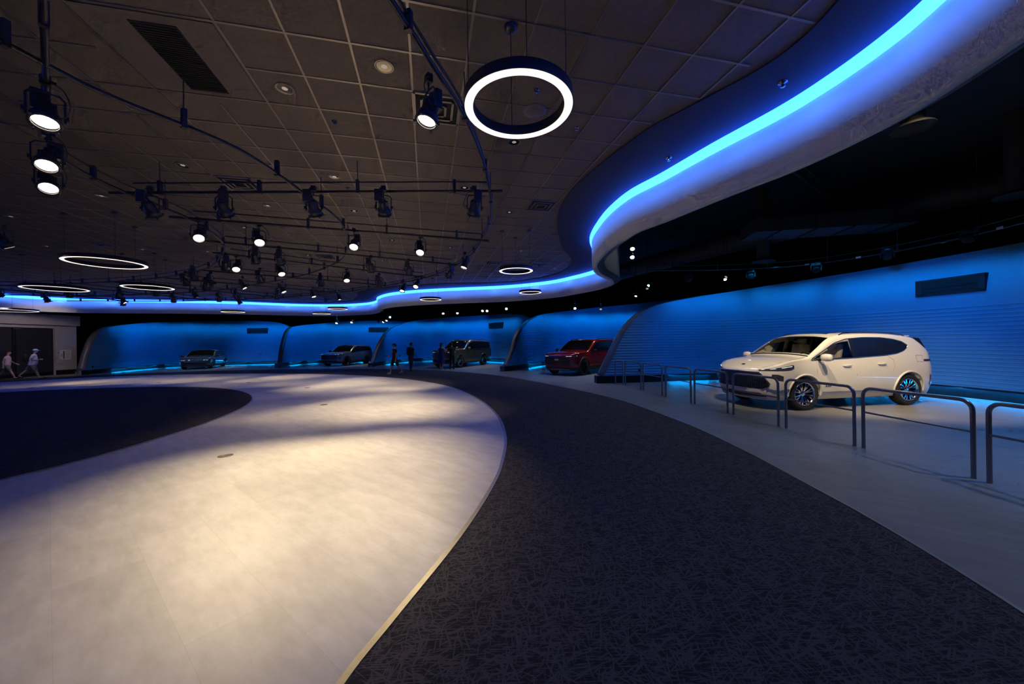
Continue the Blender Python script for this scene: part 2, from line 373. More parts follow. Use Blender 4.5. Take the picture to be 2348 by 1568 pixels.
# ------------------------------------------------------------------ curved ribbed bay walls
def arclen(C):
    u = [0.]
    for a, b in zip(C, C[1:]): u.append(u[-1]+(b-a).length)
    return u
def at_u(C, U, u):
    u = max(0, min(U[-1], u))
    for i in range(len(U)-1):
        if u <= U[i+1]:
            t = (u-U[i])/(U[i+1]-U[i]+1e-9); p = C[i].lerp(C[i+1], t)
            d = (C[min(i+2, len(C)-1)]-C[max(i-1, 0)]).normalized(); return p, d
    return C[-1], (C[-1]-C[-2]).normalized()
def bay_wall(name, base, tops, label, vent=None, venty=(2.86, 3.34), outlets=(), nose=.26):
    C = catmull([(*p, 0) for p in base], 16); U = arclen(C); L = U[-1]
    rows = [(.28, 0.0)]
    z = .34
    while z < 2.5: rows += [(z, .0), (z+.01, .016), (z+.022, .015), (z+.045, .002)]; z += .105
    rows += [(2.62, 0), (2.75, -.005), (2.9, -.02), (3.1, -.05), (3.3, -.09), (3.5, -.14), (3.7, -.2), (3.9, -.27), (4.15, -.36), (4.5, -.5)]
    us = []
    u = tops[0][0]
    while u < L: us.append(u); u += (.05 if u < tops[0][0]+2.4 else .16)
    us.append(L)
    vs = []; k = len(rows); tops2 = []
    for u in us:
        p, d = at_u(C, U, u); nrm = Vector((d.y, -d.x, 0))   # toward the hall
        tz = max(.3, smooth_tab(tops, u)); tops2.append((p, d, nrm, tz))
        for z, o in rows:
            zz = min(z, tz)
            oo = o if z <= tz else lerp_tab(rows, tz)
            q = p+nrm*oo; vs.append((q.x, q.y, zz))
    n = len(us)
    f = [(i*k+j, (i+1)*k+j, (i+1)*k+j+1, i*k+j+1) for i in range(n-1) for j in range(k-1) if not (rows[j][0] >= tops2[i][3] and rows[j][0] >= tops2[i+1][3])]
    mb = MB(); mb.add(vs, f, 0, False)
    # back of the wall and its top edge
    b = []
    for p, d, nrm, tz in tops2:
        o = lerp_tab(rows, tz); q = p+nrm*o; r = p-nrm*.3+nrm*o
        b += [(q.x, q.y, tz), (r.x, r.y, tz), (r.x, r.y, 0)]
    f = []
    for i in range(n-1): f += [(3*i, 3*i+3, 3*i+4, 3*i+1), (3*i+1, 3*i+4, 3*i+5, 3*i+2)]
    mb.add(b, f, 0)
    w = struct(mb.build(name, M['wallp']))
    # leading nose strip: dark grey band along the slanted leading edge
    mb = MB(); vs = []; cnt = 0
    for i, (p, d, nrm, tz) in enumerate(tops2):
        if us[i] > tops[0][0]+5.0: break
        if i < n-1: sl = (tops2[i+1][3]-tz)/max(1e-3, us[i+1]-us[i])
        a = math.atan(sl); ss = math.sin(a)
        o = lerp_tab(rows, tz)
        zz = tz if i else .0
        q0 = p+nrm*(o+.012); wd = nose*max(.12, ss)
        q1 = p-d*wd*max(.25, ss)-nrm*(.02-o)+Vector((0, 0, wd*math.cos(a)*.35)); q2 = q1-nrm*.28+d*.05
        vs += [(q0.x, q0.y, zz), (q1.x, q1.y, zz+wd*math.cos(a)*.35), (q2.x, q2.y, zz), (p.x-nrm.x*.3, p.y-nrm.y*.3, zz)]; cnt += 1
    f = [(4*i+j, 4*i+j+1, 4*i+5+j, 4*i+4+j) for i in range(cnt-1) for j in range(3)]
    mb.add(vs, f, 0, True)
    struct(mb.build('trim_%d' % (6+len(W)), M['fin']))
    # dark recessed kick below the wall
    mb = MB(); vs = []
    uu = [tops[0][0]+.0+i*(L-tops[0][0])/60 for i in range(61)]
    for u in uu:
        p, d = at_u(C, U, u); nrm = Vector((d.y, -d.x, 0))
        a = p+nrm*.015; vs += [(a.x, a.y, 0), (a.x, a.y, .285)]
    mb.add(vs, [(2*i, 2*i+2, 2*i+3, 2*i+1) for i in range(60)]); struct(mb.build(name.replace('wall', 'baseboard'), M['kick']))
    if vent:
        g = empty('wall_grille'); tag(g, label[1], 'wall grille')
        u0, u1 = vent; z0, z1 = venty; fr = MB(); sl = MB(); N = 10
        pts = []
        for i in range(N+1):
            u = u0+(u1-u0)*i/N; p, d = at_u(C, U, u); nrm = Vector((d.y, -d.x, 0)); pts.append((p, nrm))
        g.location = pts[5][0]+Vector((0, 0, z0))
        inv = -g.location
        def strip(za, zb, ia, ib, off, m_):
            vs = []
            for i in range(ia, ib+1):
                p, nrm = pts[i]
                for z in (za, zb):
                    q = p+nrm*off; vs.append((q.x+inv.x, q.y+inv.y, z+inv.z))
                for z in (za, zb):
                    q = p+nrm*(-.11); vs.append((q.x+inv.x, q.y+inv.y, z+inv.z))
            c = ib-ia+1
            f = [(4*i, 4*i+4, 4*i+5, 4*i+1) for i in range(c-1)]+[(4*i+1, 4*i+5, 4*i+7, 4*i+3) for i in range(c-1)]+[(4*i+2, 4*i+6, 4*i+4, 4*i) for i in range(c-1)]
            f += [(0, 1, 3, 2), (4*c-4, 4*c-2, 4*c-1, 4*c-3)]
            m_.add(vs, f)
        h = z1-z0
        strip(z0, z0+h*.12, 0, N, .03, fr); strip(z1-h*.12, z1, 0, N, .03, fr)
        strip(z0, z1, 0, 1, .03, fr); strip(z0, z1, N-1, N, .03, fr)
        fr.build('frame', M['grille'], g)
        strip(z0+h*.12, z1-h*.12, 1, N-1, .01, sl)
        for q in (.2, .32, .44, .56, .68, .8): strip(z0+h*q, z0+h*(q+.05), 1, N-1, .022, sl)
        sl.build('louvre', M['grille'], g)
        s2 = MB(); strip(z0+h*.46, z0+h*.52, 1, N-1, .034, s2); s2.build('centre_slot', M['black'], g)
    for k_, (u, z, lb) in enumerate(outlets):
        p, d = at_u(C, U, u); nrm = Vector((d.y, -d.x, 0)); ang = math.atan2(d.y, d.x)
        R = Matrix.Rotation(ang, 3, 'Z'); q = p+nrm*.02
        mb = MB(); mb.box((0, 0, 0), (.075, .02, .12), R)
        for dz in (-.03, .03): mb.box(nrm*.011+Vector((0, 0, dz)), (.03, .008, .03), R, 1)
        o = mb.build('wall_outlet', [M['trimb'], M['dchrome']]); o.location = (q.x, q.y, z)
        tag(o, lb, 'wall outlet')
    return C, U
W = {}
W[5] = bay_wall('wall_bay_near', [(3.34, 14.43), (5.35, 14.6), (7.2, 14.9), (8.8, 14.9), (10.4, 14.0), (11.6, 12.4), (12.2, 10.6), (12.4, 8.6), (12.3, 6.5), (12.2, 2.0), (12.2, -3)],
    [(0, 0), (.25, .25), (.54, .77), (.83, 1.35), (1.26, 2.13), (1.6, 2.55), (2.06, 2.90), (2.69, 3.13), (4.09, 3.40), (5.26, 3.58), (7.49, 3.83), (9.71, 3.94), (11.11, 3.97), (24, 3.95)],
    (None, 'long dark blue air grille high on the ribbed wall behind the white SUV'), (10.98, 12.43), (2.85, 3.32), [(1.75, .5, 'small dark socket low on the wall by the short barriers')], .32)
W[4] = bay_wall('wall_bay_red', [(-.6, 20.9), (.5, 22.5), (1.5, 24.6), (2.9, 26.6), (5, 28.0), (7.5, 27.6), (9.5, 26), (11, 23.5), (12, 20.5), (12.3, 17.8)],
    [(.2, 0), (.69, .49), (1.39, 1.35), (1.82, 2.12), (2.38, 2.57), (3.47, 3.0), (4.81, 3.39), (6.37, 3.72), (8.26, 3.98), (11.04, 4.30), (13.63, 4.4), (16.61, 4.41), (23, 4.3)],
    (None, ''), None, outlets=[(1.6, .6, 'left socket low on the blue wall left of the red SUV'), (2.7, .6, 'right socket low on the blue wall left of the red SUV')])
W[3] = bay_wall('wall_bay_green', [(-10.55, 27.2), (-10.6, 29.2), (-10.3, 32.2), (-9.3, 34.6), (-7.5, 35.6), (-5, 34.9), (-2.8, 33), (-1, 31), (1.5, 28.9)],
    [(.1, 0), (1.02, .64), (2.0, 1.58), (3.35, 2.56), (4.62, 3.09), (5.97, 3.41), (7.02, 3.71), (9.14, 4.09), (11.69, 4.24), (15.15, 4.2), (19.0, 4.05), (20.2, 3.9), (21.2, 3.5)],
    (None, 'dark air grille high on the blue wall above the grey green SUV'), (16.47, 18.33), (2.92, 3.4),
    outlets=[(1.6, .65, 'leftmost dark socket low on the blue wall behind the walking boy'), (4.6, .62, 'middle dark socket low on the blue wall behind the walking boy'), (5.6, .62, 'right dark socket low on the blue wall behind the walking boy')])
W[2] = bay_wall('wall_bay_blue', [(-17.95, 27.9), (-18.9, 30), (-19.1, 32.2), (-18.4, 34.4), (-16.5, 35.5), (-13.9, 35.2), (-11.8, 35.8), (-9.9, 36.8)],
    [(.1, 0), (1.66, .3), (2.51, 1.6), (3.07, 2.51), (3.54, 3.01), (4.13, 3.3), (4.81, 3.42), (6.86, 3.72), (9.35, 4.0), (13.86, 3.98), (16.0, 3.85), (16.9, 3.6), (17.3, 3.2)],
    (None, 'dark air grille high on the blue wall above the small blue SUV'), (11.75, 13.59), (2.86, 3.33), outlets=[(3.3, .75, 'dark socket low on the blue wall left of the small blue SUV')])
W[1] = bay_wall('wall_bay_far', [(-27.7, 23.3), (-28.4, 25.6), (-29.1, 28), (-29.2, 30.6), (-27.8, 32.4), (-25.2, 33.4), (-22.6, 33.7), (-20.6, 33.6)],
    [(0, 0), (.27, .3), (.75, 1.62), (1.23, 2.5), (1.92, 3.03), (4.14, 3.43), (8.14, 3.89), (10.48, 4.03), (13.16, 4.06), (15.33, 3.95), (16.4, 3.75), (17.2, 3.4), (17.6, 3.0)],
    (None, 'dark air grille high on the leftmost blue wall above the fastback car'), (13.4, 15.2), (2.87, 3.36), outlets=[(.9, .5, 'small dark socket low at the left end of the leftmost blue wall')])

# ------------------------------------------------------------------ far-left wall with dark doors
mb = MB(); X0 = -30.0
mb.box((X0-.15, 24.42, 1.95), (.3, 1.16, 3.9)); mb.box((X0-.15, 18.0, 3.48), (.3, 11.7, .84)); mb.box((X0-.15, 14.5, 1.5), (.3, 4.6, 3.0))
struct(mb.build('wall_entrance', M['lwall']))
mb = MB(); mb.box((X0-.02+.12, 18.6, 3.6), (.28, 12.85, .68)); struct(mb.build('trim_11', M['lwall']))
mb = MB(); mb.box((X0+.01, 24.4, .16), (.03, 1.1, .3)); struct(mb.build('baseboard_entrance', M['kick']))
for k_, (ya, yb) in enumerate([(21.95, 23.84), (19.98, 21.93)]):
    d = empty('door_%d' % (k_+1), (X0-.16, ya, 0)); d['kind'] = 'structure'
    mb = MB(); mb.box((0, (yb-ya)/2, 1.53), (.06, yb-ya-.02, 3.04)); mb.build('door_leaf', M['door'], d)
    mb = MB()
    for yy in (.06, yb-ya-.06): mb.box((.035, yy, 1.53), (.012, .05, 3.0))
    mb.box((.035, (yb-ya)/2, .12), (.012, yb-ya-.1, .2)); mb.build('door_stile', M['trimb'], d)
    if k_ == 0:
        mb = MB(); mb.box((.05, .15, 2.98), (.08, .36, .07), bev=.01); o = mb.build('door_closer', M['steel'], d)
# notice on the wall
nt_ = empty('wall_notice', (X0+.004, 24.05, .98)); tag(nt_, 'pale printed notice sheet on the grey wall right of the dark doors', 'notice')
mb = MB(); mb.box((.006, .32, .33), (.012, .62, .66)); mb.build('sheet', M['white'], nt_)
mb = MB(); mb.box((.014, .22, .33), (.004, .07, .52)); mb.box((.014, .10, .3), (.004, .03, .2))
for k_ in range(7): mb.box((.014, .45, .58-.075*k_), (.004, .22, .012))
mb.build('printed_block', mat('notice_ink', (.12, .12, .16), .7), nt_)
mb = MB(); mb.box((0, 0, 0), (.03, .12, .09)); mb.box((.017, 0, .01), (.004, .06, .03), mi=1); o = mb.build('thermostat', [M['white'], M['trimb']], loc=(X0+.012, 23.98-.05, 1.42))
tag(o, 'small white wall control left of the notice sheet', 'thermostat')

# ------------------------------------------------------------------ lighting pipes
PZ = 4.3
def pipe_thing(pts, label, curved=True, upper=True, nbr=0, off=.16):
    base = Vector(pts[0]); t = empty('lighting_pipe', (base.x, base.y, PZ)); tag(t, label, 'lighting pipe', 'pipes of the lighting grid')
    P = catmull([(*p, PZ) for p in pts], 8) if curved else [Vector((*p, PZ)) for p in pts]
    P = [p-Vector((base.x, base.y, PZ)) for p in P]
    mb = MB(); mb.tube(P, .024, 8); mb.build('lower_pipe', M['pipe'], t)
    if upper:
        Q = [p+Vector((0, 0, off)) for p in (P if curved else [P[0]+(P[-1]-P[0])*.06, P[-1]-(P[-1]-P[0])*.03])]
        mb = MB(); mb.tube(Q, .014, 6); mb.build('upper_conduit', M['pipe'], t)
    L = arclen(P)[-1]; U = arclen(P); N = nbr or max(2, int(L/1.25))
    for i in range(N):
        p, d = at_u(P, U, L*(i+.5)/N); R = Matrix.Rotation(math.atan2(d.y, d.x), 3, 'Z')
        mb = MB(); mb.box(p+Vector((0, 0, off/2)), (.045, .06, off+.07), R)
        if i % 2 == 0: mb.tube([p+Vector((0, 0, off)), p+Vector((0, 0, CZ-PZ-.022))], .006, 5)
        mb.build('bracket', M['fixb'], t)
    return t
pipe_thing([(-1.2, .9), (-2.2, 1.7), (-3.45, 2.7), (-4.48, 3.52), (-5.56, 4.37), (-6.15, 5.0), (-6.42, 6.0), (-6.5, 7.3), (-7.1, 8.9), (-8.1, 10.2), (-10.2, 12.1), (-13.3, 13.6), (-17, 14.4), (-21, 14.5), (-25, 13)], 'left curved lighting pipe carrying the three blue-lit spotlights at upper left', upper=True, off=.14)
pipe_thing([(-4.7, 1.2), (-4.35, 2.5), (-4.22, 3.3), (-4.1, 3.75), (-3.65, 4.56), (-3.52, 5.18), (-3.52, 6.15), (-3.53, 7.2), (-3.68, 8.0), (-4.3, 9.6), (-5.4, 11.37), (-7.6, 13.4), (-10.4, 15.1), (-14, 16.9), (-18, 17.7), (-22, 17.6), (-26, 16.5)], 'middle curved lighting pipe winding under the tiles to the first cross pipe', upper=False)
pipe_thing([(-1.4, 1.2), (-.95, 2.5), (-.7, 3.4), (-.52, 4.1), (-.37, 5.3), (-.36, 6.9), (-.56, 8.5), (-1.2, 10.8), (-2.2, 12.8), (-3.6, 14.6), (-5.7, 16.2), (-8.5, 18.0), (-13, 19.7), (-18.5, 20.4), (-24, 19.6)], 'right curved lighting pipe beside the big ring pendant', upper=True, off=.1)
CROSS = [((-6.69, 6.07), (-.125, 6.247)), ((-6.79, 7.23), (-.56, 9.29)), ((-7.49, 8.9), (-1.8, 12.09)), ((-8.24, 10.03), (-3.3, 14.33)), ((-10.54, 12.3), (-5.55, 16.1)), ((-13.0, 13.5), (-8.6, 18.3)), ((-15.6, 14.2), (-12.4, 19.7)), ((-18.6, 14.4), (-16.9, 20.3)), ((-21.8, 14.2), (-21.3, 20.2))]
ORD = ['nearest', 'second', 'third', 'fourth', 'fifth', 'sixth', 'seventh', 'eighth', 'farthest']
for k_, (a, b) in enumerate(CROSS):
    pipe_thing([a, b], '%s straight cross pipe of the overhead lighting grid, counted from the camera' % ORD[k_], curved=False, nbr=4)
# long pipe in the dark ceiling over the white car bay
t = empty('lighting_pipe', (11.98, 8.46, 4.3)); tag(t, 'thin pipe running in the dark ceiling before the wall behind the white SUV', 'lighting pipe')
P = [p-Vector((11.98, 8.46, 4.3)) for p in catmull([(10.6, 3.5, 4.3), (11.6, 6.5, 4.3), (11.98, 8.46, 4.3), (12.05, 9.9, 4.3), (11.7, 11.4, 4.3), (10.9, 12.7, 4.3), (9.7, 13.4, 4.3), (7.5, 13.7, 4.3), (5.2, 13.6, 4.3)], 8)]
mb = MB(); mb.tube(P, .025, 8); mb.build('lower_pipe', M['pipe'], t)
mb = MB(); mb.tube([p+Vector((0, 0, .18)) for p in P], .014, 6); mb.build('upper_conduit', M['pipe'], t)
U_ = arclen(P)
for i in range(9):
    p, d = at_u(P, U_, U_[-1]*(i+.5)/9); mb = MB(); mb.box(p+Vector((0, 0, .09)), (.04, .05, .24)); mb.tube([p, p+Vector((0, 0, 2.7))], .007, 5); mb.build('bracket', M['fixb'], t)
for i, (x, y, rz, lb) in enumerate([(11.99, 8.9, 1.5, 'white pipe tag at right edge over the air grille'), (12.1, 10.15, 1.6, 'white pipe tag left of the moving head above the grille'), (11.45, 11.95, 2.0, 'small white pipe tag right of the middle moving head'), (10.6, 12.98, 2.4, 'tilted white pipe tag over the white SUV roof')]):
    mb = MB(); mb.box((0, 0, 0), (.13, .012, .06), Matrix.Rotation(rz, 3, 'Z')); o = mb.build('pipe_tag', M['white'], loc=(x-.04, y-.04, 4.3)); tag(o, lb, 'pipe tag')

# ------------------------------------------------------------------ stage spotlights
def spot_proto_meshes():
    R = {}
    mb = MB(); mb.box((0, 0, .0), (.07, .09, .10)); mb.tube([(0, 0, -.04), (0, 0, -.14)], .012, 6); mb.box((.0, .06, 0), (.02, .05, .03)); R['clamp'] = (mb, M['fixb'])
    mb = MB(); pts = [(0, -.15, -.46), (0, -.15, -.2), (0, -.11, -.155), (0, 0, -.14), (0, .11, -.155), (0, .15, -.2), (0, .15, -.46)]
    mb.tube(pts, .011, 6); mb.box((0, .165, -.4), (.05, .03, .05)); mb.box((0, -.165, -.4), (.05, .03, .05)); R['yoke'] = (mb, M['fixb'])
    # can, pointing along local -z from its pivot
    mb = MB(); mb.lathe([(0, .16), (.06, .16), (.085, .13), (.095, .05), (.1, -.02), (.125, -.05), (.128, -.14), (.118, -.14), (.115, -.055), (.0, -.05)], 20)
    for k in range(6):
        a = PI*k/3; mb.box((.088*math.cos(a), .088*math.sin(a), .09), (.02, .02, .08))
    mb.box((0, 0, .19), (.09, .07, .07), bev=.01); R['can'] = (mb, M['fixb'])
    mb = MB(); mb.lathe([(0, -.115), (.06, -.122), (.108, -.118)], 20); R['lens'] = (mb, None)
    mb = MB(); mb.lathe([(.112, -.142), (.142, -.142), (.142, -.156), (.112, -.156)], 20, closed=True)
    for sx in (-1, 1): mb.box((sx*.11, .1, -.16), (.035, .02, .03)); mb.box((sx*.11, -.1, -.16), (.035, .02, .03))
    R['colour_frame'] = (mb, M['fixb'])
    mb = MB(); mb.box((0, 0, 0), (.09, .16, .24), bev=.012); mb.box((.046, 0, .04), (.004, .09, .05), mi=1); R['driver_box'] = (mb, [M['fixb'], M['dchrome']])
    mb = MB(); mb.tube(catmull([(0, .03, 0), (.1, .14, -.1), (.16, .2, -.28), (.08, .17, -.4), (.0, .1, -.42)], 6), .006, 5); R['cable'] = (mb, M['fixb'])
    return R
PM = {k: v[0].build(k, v[1] if v[1] else M['lens']) for k, v in spot_proto_meshes().items()}
for m_ in ('lensd', 'lensb'):
    c = PM['lens'].data.copy(); c.materials[0] = M[m_]; PM[m_] = c
for k in list(PM):
    if isinstance(PM[k], bpy.types.Object):
        me = PM[k].data; bpy.data.objects.remove(PM[k]); PM[k] = me
def child(me, name, parent, loc=(0, 0, 0), rot=None, sc=None):
    o = bpy.data.objects.new(name, me); COL.objects.link(o); o.parent = parent; o.location = loc
    if rot is not None: o.rotation_euler = rot
    if sc: o.scale = (sc,)*3
    return o
def spotlight(x, y, z, aim, label, lens='lens', group='stage spotlights on the lighting grid', s=1., small=False):
    t = empty('stage_spotlight', (x, y, z)); tag(t, label, 'spotlight', group)
    piv = Vector((0, 0, -.40)); d = (Vector(aim)-Vector((x, y, z))-piv*s); az = math.atan2(d.y, d.x)
    t.rotation_euler = (0, 0, az); t.scale = (s, s, s)
    child(PM['clamp'], 'clamp', t); child(PM['yoke'], 'yoke', t)
    el = math.atan2(-d.z, math.hypot(d.x, d.y))   # downward angle
    ry = el-PI/2
    c = child(PM['can'], 'can', t, piv, (0, ry, 0))
    child(PM[{'lens': 'lens', 'dim': 'lensd', 'blue': 'lensb'}[lens]], 'lens', c)
    child(PM['colour_frame'], 'colour_frame', c)
    if not small:
        child(PM['driver_box'], 'driver_box', t, (-.13, -.05 if len(label) % 2 else .07, -.2)); child(PM['cable'], 'cable', t)
    pv = Matrix.Rotation(0, 3, 'Z') @ (piv*s)+Vector((x, y, z)); return t, pv+d.normalized()*.137*s
WARM = (1, .78, .46)
def beam(p, aim, power, size=50, blend=.9, col=WARM, r=.06):
    return lamp('SPOT', 'spot_beam', p, col, power, aim, spot_size=math.radians(size), spot_blend=blend, shadow_soft_size=r)
FIX = [  # x, y, aim x,y , lens, power, label
 (-4.481, 3.515, -3.2, 2.3, 'lens', 13, 'lit spotlight nearest on the left curved pipe, top of the three stacked at upper left'),
 (-5.562, 4.368, -3.6, 2.6, 'lens', 13, 'lit spotlight in the middle of the three stacked at upper left'),
 (-6.329, 4.985, -4.0, 3.0, 'lens', 13, 'lit spotlight lowest of the three stacked at upper left'),
 (-6.38, 7.42, -3.4, 4.6, 'lens', 230, 'lit spotlight at the left end of the second cross pipe'),
 (-5.4, 7.8, -3.0, 4.9, 'lens', 260, 'lit spotlight second from left on the second cross pipe'),
 (-3.56, 8.26, -2.6, 5.0, 'lens', 300, 'lit spotlight third from left on the second cross pipe'),
 (-2.2, 8.86, -1.9, 5.4, 'lens', 300, 'lit spotlight at the right of the second cross pipe'),
 (-7.93, 10.47, -5.4, 7.4, 'lens', 60, 'lit spotlight at the left of the third row, below a dark one'),
 (-7.1, 11.2, -4.6, 9.3, 'lens', 160, 'lit spotlight hanging under the left middle of the third cross pipe'),
 (-5.67, 12.5, -4.1, 10.2, 'lens', 200, 'lit spotlight right of centre on the fourth cross pipe'),
 (-1.33, 10.54, -2.6, 9.5, 'lens', 160, 'tilted lit spotlight at the right end of the second pipe on the right curve'),
 (-3.7, 14.14, -3.8, 10.8, 'lens', 160, 'lit spotlight just over the blue line at the right of the grid'),
 (-4.52, 15.1, -4.8, 12.9, 'lens', 150, 'lit spotlight overlapping the blue line where it bends'),
 (-10.56, 12.76, -9.5, 17.5, 'lens', 180, 'small lit spotlight at left of the fifth cross pipe'),
 (-10.13, 13.7, -7.6, 14.6, 'lens', 160, 'small lit spotlight under the centre of the fifth cross pipe'),
 (-9.35, 14.84, -7.0, 14.8, 'lens', 160, 'small lit spotlight right of centre on the fifth cross pipe'),
 (-13.9, 15.95, -12.5, 18.6, 'lens', 160, 'small lit spotlight hanging just above the blue line left of centre'),
 (-13.95, 18.6, -12, 20, 'lens', 140, 'small lit spotlight overlapping the blue line above the second small ring'),
 (-18.7, 17.5, -16.5, 18.6, 'lens', 150, 'small lit spotlight overlapping the blue line, left third of the photo'),
 (-8.96, 16.4, -7.2, 16, 'lens', 160, 'tiny lit spotlight left of the pair low over the far ceiling'),
 (-8.28, 17.47, -7.4, 17.4, 'lens', 150, 'tiny lit spotlight low over the far ceiling beside the far small rings'),
 (-21.25, 16.6, -21.5, 18.5, 'lens', 170, 'lit spotlight hanging before the blue line below the left far ring'),
 (-10.7, 7.67, -9.5, 9.5, 'lens', 0, 'lit spotlight cut by the left edge of the photo'),
 (-.78, 3.57, -1.6, 2.9, 'lens', 60, 'blue-lit spotlight with paper tag beside the big ring pendant'),
 (-5.89, 5.95, -6.6, 9.5, 'dim', 60, 'dark spotlight at the left end of the nearest cross pipe'),
 (-4.72, 5.99, -5.6, 9.6, 'dim', 90, 'dark spotlight second from left on the nearest cross pipe'),
 (-3.26, 6.03, -3.6, 9.4, 'dim', 190, 'dark spotlight at the middle of the nearest cross pipe'),
 (-2.11, 6.07, -2.6, 9.6, 'dim', 190, 'dark spotlight second from right on the nearest cross pipe'),
 (-.6, 6.13, -1.6, 9.3, 'dim', 110, 'dark spotlight at the right end of the nearest cross pipe'),
 (-6.63, 9.4, -8.3, 13.4, 'dim', 60, 'dark spotlight at the left part of the third cross pipe'),
 (-8.03, 10.2, -10.0, 13.6, 'dim', 0, 'dark spotlight leaning on the left curve below the third pipe end'),
 (-6.15, 9.65, -6.8, 14.4, 'dim', 150, 'dark double-dot spotlight above a lit one on the third pipe'),
 (-4.15, 10.77, -4.9, 14.6, 'dim', 170, 'dark spotlight right of centre on the third cross pipe'),
 (-3.17, 11.3, -4.1, 14.6, 'dim', 170, 'dark spotlight second from right on the third cross pipe'),
 (-2.02, 11.95, -4.4, 15.2, 'dim', 100, 'dark spotlight at the right end of the third cross pipe'),
 (-6.98, 13.29, -7.2, 15.5, 'dim', 60, 'small dark spotlight under the right half of the fifth cross pipe'),
 (-8.45, 12.24, -10.3, 17.4, 'dim', 130, 'small dark spotlight below a lit one in the centre of the grid'),
 (-10.26, 11.7, -12.2, 16.8, 'dim', 100, 'small dark spotlight at left near the second far ring'),
 (-11.3, 12.6, -13.5, 17.4, 'dim', 100, 'small dark spotlight just right of the second far ring'),
 (-4.9, 13.5, -6.0, 17.0, 'dim', 90, 'small dark spotlight right part of the fourth cross pipe, over the blue glow'),
 (-11.7, 13.87, -14.2, 18.2, 'dim', 100, 'small dark spotlight low in the grid left of the centre'),
 (-13.9, 17.26, -16.2, 20.4, 'dim', 90, 'small dark spotlight silhouetted on the blue line at left centre'),
 (-16.1, 17.3, -19, 20.3, 'dim', 110, 'small dark spotlight silhouetted on the blue line right of the left far ring'),
 (-14.7, 15.0, -17, 18.2, 'dim', 110, 'small dark spotlight hanging right of the left far ring'),
 (-10.76, 16.65, -11.8, 19.5, 'dim', 90, 'small dark spotlight low before the blue line near the centre'),
 (-16.9, 15.6, -19.5, 18.4, 'dim', 90, 'small dark spotlight in the cluster above the second far ring'),
 (-18.4, 15.1, -20, 18, 'dim', 90, 'small dark spotlight in the cluster behind the first left ring'),
 (-20.6, 14.6, -22.5, 17.5, 'dim', 90, 'small dark spotlight left of the left far ring'),
 (-12.6, 16.6, -13, 19.5, 'dim', 0, 'tiny dark spotlight in the far middle of the grid'),
 (-19.6, 18.3, -21, 20.5, 'dim', 0, 'tiny dark spotlight hanging over the blue line between the two left rings'),
]
PSC = 2.45
for (x, y, ax, ay, ln, pw, lb) in FIX:
    t, p = spotlight(x, y, PZ, (ax, ay, 0), lb, ln, s=.8)
    if pw: beam(p, (ax, ay, 0), pw*PSC, 50 if ln == 'lens' else 46)
BF = [  # bay spotlights in the dark outer ceiling: x,y,z, aim, lens, label
 (3.46, 10.3, 4.55, (2.2, 6.5, 0), 'lens', 'upper of the paired lit spotlights behind the fascia bend'),
 (3.55, 10.6, 4.38, (2.4, 6.5, 0), 'lens', 'lower of the paired lit spotlights behind the fascia bend'),
 (9.0, 15.3, 4.45, (8.4, 9.5, 0), 'lens', 'lit spotlight in the dark ceiling above the front of the white SUV'),
 (8.9, 14.95, 4.5, (4, 13, 0), 'dim', 'dim spotlight beside the lit one above the white SUV front'),
 (6.6, 19.2, 4.3, (5.2, 17, 0), 'lens', 'lit spotlight hanging before the wall over the red SUV'),
 (6.9, 18.2, 4.65, (3, 12, 2.2), 'blue', 'bright blue spotlight above the red SUV bay'),
 (6.6, 17.6, 4.45, (5, 14, 0), 'dim', 'dim tilted spotlight below the bright blue one'),
 (4.3, 24.6, 4.25, (3.2, 18, 0), 'lens', 'lit warm spotlight in the dark over the left of the red SUV wall'),
 (6.1, 24.8, 4.2, (5, 20, 0), 'dim', 'dark spotlight against the top of the wall behind the red SUV'),
 (-.35, 25.5, 4.35, (-1, 18, 2), 'blue', 'bright blue spotlight in the dark above the grey green SUV'),
 (-1.7, 25.4, 4.25, (-2, 20, 0), 'lens', 'right lit spotlight of the pair in the dark above the grey green SUV'),
 (-2.0, 25.3, 4.25, (-3.2, 20, 0), 'lens', 'left lit spotlight of the pair in the dark above the grey green SUV'),
 (-5.2, 27.6, 4.3, (-4.4, 23, 0), 'lens', 'lit spotlight in the dark far left of the blue wall with the grey green SUV'),
 (-4.1, 27.5, 4.3, (-3.6, 23, 0), 'lens', 'lit spotlight in the dark midway above the wall behind the grey green SUV'),
 (-9.9, 29.6, 4.2, (-9, 24, 2), 'blue', 'bright blue spotlight above the small blue SUV bay'),
 (-10.1, 29.4, 3.95, (-11, 26, 0), 'lens', 'right spotlight of three leaning below the far blue one'),
 (-10.4, 29.5, 3.85, (-12, 27, 0), 'lens', 'middle spotlight of three leaning below the far blue one'),
 (-10.9, 29.7, 3.85, (-13, 28, 0), 'dim', 'left spotlight of three leaning below the far blue one'),
 (-13.3, 30.2, 3.9, (-13.5, 27, 0), 'lens', 'right lit spotlight right above the small blue SUV'),
 (-14.5, 30.1, 3.85, (-14.5, 27, 0), 'lens', 'left lit spotlight above the small blue SUV'),
]
for (x, y, z, aim, ln, lb) in BF:
    spotlight(x, y, z, aim, lb, ln, 'spotlights in the dark outer ceiling', .55 if y < 20 else .75, small=True)
    mb = MB(); mb.tube([(0, 0, 0), (0, 0, 7-z)], .012, 5); o = mb.build('drop_rod', M['pipe'], loc=(x, y, z)); tag(o, 'rod above the '+' '.join(lb.replace('lit ', '').split()[:12]), 'drop rod')

